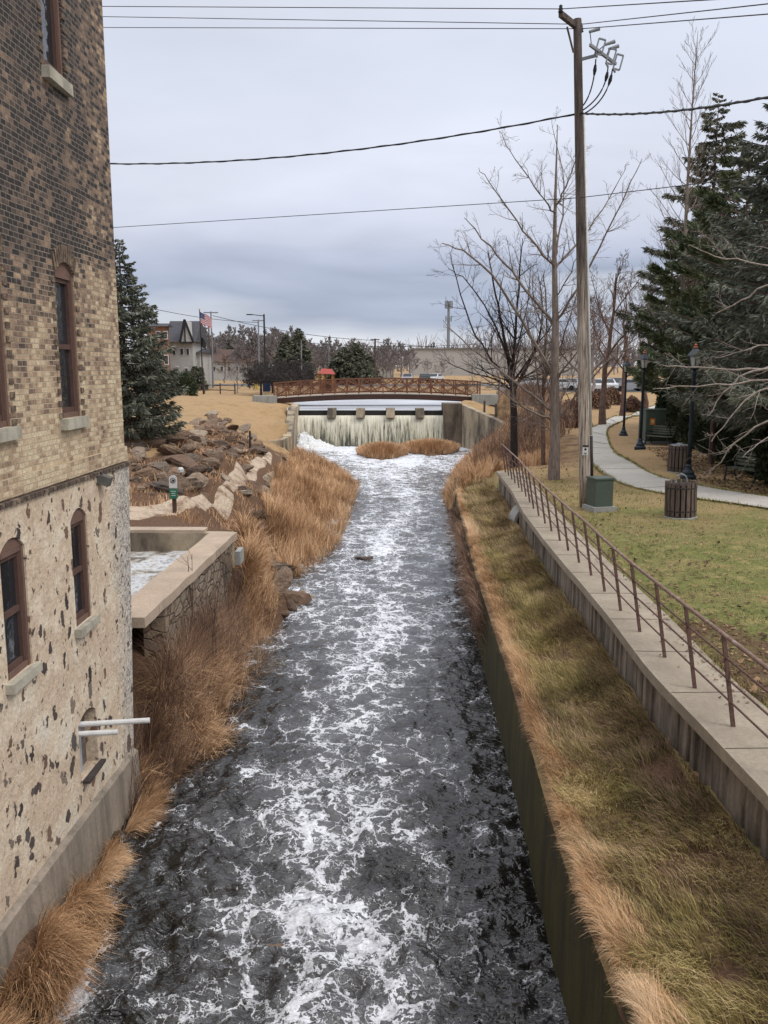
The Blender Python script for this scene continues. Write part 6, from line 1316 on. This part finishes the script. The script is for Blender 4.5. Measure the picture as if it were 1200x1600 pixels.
for i, (px, Y, ty, sp, mt_, lab) in enumerate([(370, 96, 557, .55, FARTW, 'small multi-stemmed leafless tree on the lawn left of the grey block'), (350, 140, 552, .5, BARKB, 'reddish bare tree in front of the long brown roof'), (385, 135, 556, .5, BARKB, 'reddish bare tree at the right end of the long roof'), (292, 104, 575, .5, FARTW, 'tiny bare tree in front of the gabled house'),
    (690, 150, 566, .7, FARTW, 'low bare crabapple before the warehouse, right of the cell tower'), (738, 150, 566, .6, FARTW, 'low bare tree before the warehouse right end'), (668, 170, 560, .6, FARTW, 'low bare tree at the left part of the warehouse')]):
    x = at(px, Y); z_ = gz(x, Y); bare_tree('small_tree', (x, Y, z_), hgt(ty, Y, z_), lab, 200+i, mt_, r=.07, fork=.12, limbs=10, lev=3, kids=5, spread=sp, minr=.018, crown=1.1)
protoT = []
for i in range(3):
    e = bare_tree('far_tree', (0, 0, 0), 10, 'grey leafless tree in the far tree line behind the bridge', 300+i, FARTW, r=.2, fork=.15, limbs=14, lev=3, kids=7, spread=.6, group='far bare tree line', minr=.042, crown=.85); protoT.append(e)
used = [0, 0, 0]
def farcopy(px, Y, ty, k, lab=None):
    x = at(px, Y); z_ = gz(x, Y); s_ = hgt(ty, Y, z_)/9.4
    o = protoT[k] if not used[k] else copy_tree(protoT[k]); used[k] = 1; o.location = (x, Y, z_-.1); o.scale = (s_, s_, s_); o.rotation_euler = (0, 0, rng.uniform(0, 6.28))
    if lab: o['label'] = lab
for i, px in enumerate(np.r_[np.arange(322, 500, 7), np.arange(503, 700, 8), np.arange(705, 1060, 11)]):
    Y = rng.uniform(150, 200) if px < 640 else rng.uniform(240, 290); base = 519 if px < 480 else 536 if px < 640 else 545
    farcopy(float(px+rng.uniform(-4, 4)), Y, base+rng.uniform(-7, 10), i % 3)
for i, (px, Y, ty, R_, lab) in enumerate([(467, 125, 515, 2.3, 'pointed dark evergreen, tallest behind the left end of the bridge'), (447, 135, 524, 2.4, 'pointed evergreen just left of the tallest far one'), (538, 130, 543, 2.9, 'bushy dark evergreen right of the red-roofed shelter'), (556, 132, 537, 2.8, 'dark evergreen with rounded top above mid bridge'), (397, 165, 528, 2.6, 'dark evergreen seen behind the vase-shaped trees'), (362, 175, 530, 2.3, 'small dark evergreen behind the long brown roof'), (573, 140, 552, 2.2, 'low dark evergreen left of the brown power pole'), (304, 106, 572, .8, 'small cone-shaped evergreen at the corner of the gabled house'), (312, 106, 573, .7, 'small cone-shaped evergreen right of the white annex')]):
    x = at(px, Y); z_ = gz(x, Y); conifer('far_evergreen', (x, Y, z_), hgt(ty, Y, z_), R_, lab, 400+i, SPR, nbr=110, dens=9, sw=.10, sl=(.3, .6), skirt=.06, power=.7, droop=.3)
# distant wood as one mass
def woodmass():
    S = []; rs = np.random.default_rng(77)
    for k in range(900):
        a_ = rs.uniform(-420, 520); Y = rs.uniform(300, 420); H = rs.uniform(9, 15)+3*math.sin(a_*.02); x = a_
        S.append((x, Y, 1.0, x+rs.normal(0, .5), Y, 1+H*.6, .28, .16))
        for j in range(9): an = rs.uniform(-.9, .9); S.append((x, Y, 1+H*rs.uniform(.25, .6), x+math.sin(an)*H*.45, Y+rs.normal(0, 1), 1+H*rs.uniform(.7, 1), .13, .06))
    tag(prisms('distant_wood', S, FARTW, None, 3), 'far grey leafless wood along the horizon', 'wood', kind='stuff')
woodmass()
# street and parked cars
def strip(name, x0, x1, y0, y1, m, dz_=.05):
    xs_ = np.linspace(x0, x1, 40); ys_ = np.linspace(y0, y1, 5); vs = [(x, y, gz(x, y)+dz_) for x in xs_ for y in ys_]; fs = [(i*5+j, (i+1)*5+j, (i+1)*5+j+1, i*5+j+1) for i in range(39) for j in range(4)]
    tag(MB().add(vs, fs).build(name, m), kind='structure')
ASPH = M('grey_asphalt', (.13, .13, .13), (.10, .10, .10), 1, .9, .1)
strip('street', -60, 120, 122, 130, ASPH); strip('parking_lot', 14, 60, 100, 118, ASPH)
def car_mesh():
    e = empty('parked_car', (0, 0, 0), 'x', 'car', 'parked cars'); L_, W_ = 4.4, 1.75
    prof = [(-2.2, .35), (-2.2, .75), (-2.0, .88), (-1.2, .95), (-.65, 1.40), (.75, 1.42), (1.45, .98), (2.1, .92), (2.2, .75), (2.2, .35)]
    n = len(prof); vs = [(x, s_*W_/2*(1 if z_ < 1.2 else .82), z_) for s_ in (-1, 1) for x, z_ in prof]; fs = [tuple(range(n)), tuple(range(2*n-1, n-1, -1))]+[(i, i+n, (i+1) % n+n, (i+1) % n) for i in range(n)]
    return e, vs, fs
PAINTS = {'white': M('white_car_paint', (.62, .63, .65), (.58, .59, .6), 1, .3, 0), 'silver': M('silver_car_paint', (.32, .33, .35), (.3, .31, .33), 1, .3, 0), 'dark': M('dark_car_paint', (.03, .033, .04), (.025, .03, .035), 1, .3, 0), 'red': M('red_car_paint', (.25, .03, .03), (.22, .03, .03), 1, .3, 0)}
TYRE = M('tyre_rubber', (.02, .02, .02))
def car(px, Y, col, rz, label, big=1.0):
    x = at(px, Y); z_ = gz(x, Y)+.05; e, vs, fs = car_mesh(); e['label'] = label; ORG[e] = np.zeros(3)
    MB().add(vs, fs).build('body', PAINTS[col], e)
    gl = MB(); gl.add([(-1.12, s_*.865, 1.0) for s_ in (1,)]+[(-.62, .76, 1.34), (.7, .76, 1.36), (1.3, .865, 1.02)], [(0, 1, 2, 3)]); gl.add([(-1.12, -.865, 1.0), (-.62, -.76, 1.34), (.7, -.76, 1.36), (1.3, -.865, 1.02)], [(3, 2, 1, 0)])
    gl.add([(-1.24, -.68, .98), (-1.24, .68, .98), (-.70, .6, 1.39), (-.70, -.6, 1.39)], [(0, 1, 2, 3)]); gl.add([(1.48, -.68, 1.0), (1.48, .68, 1.0), (.80, .6, 1.42), (.80, -.6, 1.42)], [(0, 3, 2, 1)]); gl.build('windows', DARKW, e)
    for wx_ in (-1.4, 1.4):
        for s_ in (-1, 1): MB().tube([(wx_, s_*.72, .33), (wx_, s_*.90, .33)], .33, 12).build('wheel', TYRE, e)
    e.location = (x, Y, z_); e.rotation_euler = (0, 0, rz); e.scale = (big, big, big)
for q_ in [(872, 104, 'white', 0.2, 'white parked car behind the tall grey bare tree'), (893, 106, 'silver', 1.4, 'silver parked car left of the utility pole'), (930, 102, 'white', 1.5, 'white parked car in the gap right of the utility pole'), (948, 104, 'white', 1.6, 'second white parked car right of the pole, near the far lamp'), (962, 108, 'dark', 1.5, 'dark parked car behind the farthest lamp post'), (985, 103, 'silver', .1, 'silver parked car between the far lamps'), (1008, 106, 'white', 1.5, 'white parked car behind the large green cabinet'), (912, 112, 'red', .1, 'red parked car just right of the wooden pole'),
    (637, 140, 'silver', 1.5, 'small silver car on the street beyond the bridge, left of three'), (664, 140, 'dark', 1.5, 'dark car on the street beyond the bridge'), (680, 142, 'white', 1.2, 'white car on the street beyond the bridge right half'), (835, 112, 'white', .1, 'white car glimpsed behind the dark trunked tree')]: car(*q_)
c = G(765, 640, .6); 
for px, py in ((775, 640), (757, 645)):
    q_ = P(px, 632, 66 if px > 760 else 70); z_ = gz(q_[0], q_[1]); tag(MB().tube([(q_[0], q_[1], z_-.2), (q_[0], q_[1], z_+1.3)], .09, 7).build('wooden_post', WOODP2, origin=(q_[0], q_[1], z_)), 'short dark post on the bank by the right bridge block' if px > 760 else 'short dark post at the top of the right wing wall', 'post')
def shr(n): return polyfield([(775, 632), (860, 612), (880, 640), (905, 668), (862, 690), (800, 690), (790, 660)], .1, ZR, .3)(n)
field('shrub_thicket', 9000, shr, (.5, 1.4), (.014, .022), (.1, .9), BRAM, 'brown leafless thicket covering the slope behind the wing wall', 'thicket')
for i, (px, py, rx) in enumerate([(875, 650, .9), (898, 640, 1.0), (930, 628, 1.3), (905, 655, .8), (955, 625, 1.2), (990, 632, .9)]):
    c = G(px, py+8, .2); bush('brown_shrub', (c[0], c[1], gz(c[0], c[1])), rx, rx*.9, ['dark rounded shrub at the left end of the shrub row behind the pole', 'dark shrub second from the left behind the pole', 'brown shrub in front of the parked cars right of the pole', 'small dark shrub nearest the slope behind the tall bare tree', 'brown shrub before the parked cars near the far lamp', 'small brown shrub between the two far lamps'][i], 500+i, BRAM, 3000, 'shrub', .10)
def litter(name, n, fx, label, s_=(.02, .05), m=None):
    x, y, z = fx(n); n = len(x); a_ = rng.uniform(0, 6.28, n); w_ = rng.uniform(*s_, n); h_ = rng.uniform(.4, .8, n)*w_; tl = rng.normal(0, .35, n)
    c = np.stack([x, y, z+.012+np.abs(tl)*w_*.5], -1); u_ = np.stack([np.cos(a_), np.sin(a_), tl], -1)*w_[:, None]; v_ = np.stack([-np.sin(a_), np.cos(a_), rng.normal(0, .2, n)], -1)*h_[:, None]
    V = np.stack([c-u_, c-v_, c+u_, c+v_], 1).reshape(-1, 3); tag(npmesh(name, V, np.arange(4*n).reshape(n, 4), m or LEAFD, attrs={'tint': np.repeat(rng.uniform(0, 1, n), 4)}), label, 'leaf litter', kind='stuff')
LEAFD = mat_leaf('dead_leaves', (.05, .03, .018), (.16, .09, .045), (.34, .22, .12))
def lf(n): y = 5+32*rng.uniform(0, 1, n)**1.4; x = xwalk(y)+.98+rng.exponential(1, n)*(.5+.12*y); return x, y, ZR(x, y)+.01
def wf(n): y = 5+26*rng.uniform(0, 1, n)**1.4; k = fbm(y*.9, y*0, 3) > .42; y = y[k]; x = xwalk(y)+.95-np.abs(rng.normal(0, .22, len(y))); return x, y, np.zeros(len(y))
litter('leaf_litter', 6000, lf, 'scattered dead brown leaves on the park lawn'); litter('leaf_litter', 900, wf, 'crumbs of dead leaf along the inner edge of the walkway', (.012, .03))
def pf(n): x, y, z = polyfield([(1040, 700), (1200, 745), (1250, 790), (1060, 745), (1010, 700)], 0, ZR, .2)(n); return x, y, z
litter('leaf_litter', 3500, pf, 'dark leaf litter under the hedge behind the benches', (.03, .07))
print('objects', len(bpy.data.objects), 'rocks', RC)
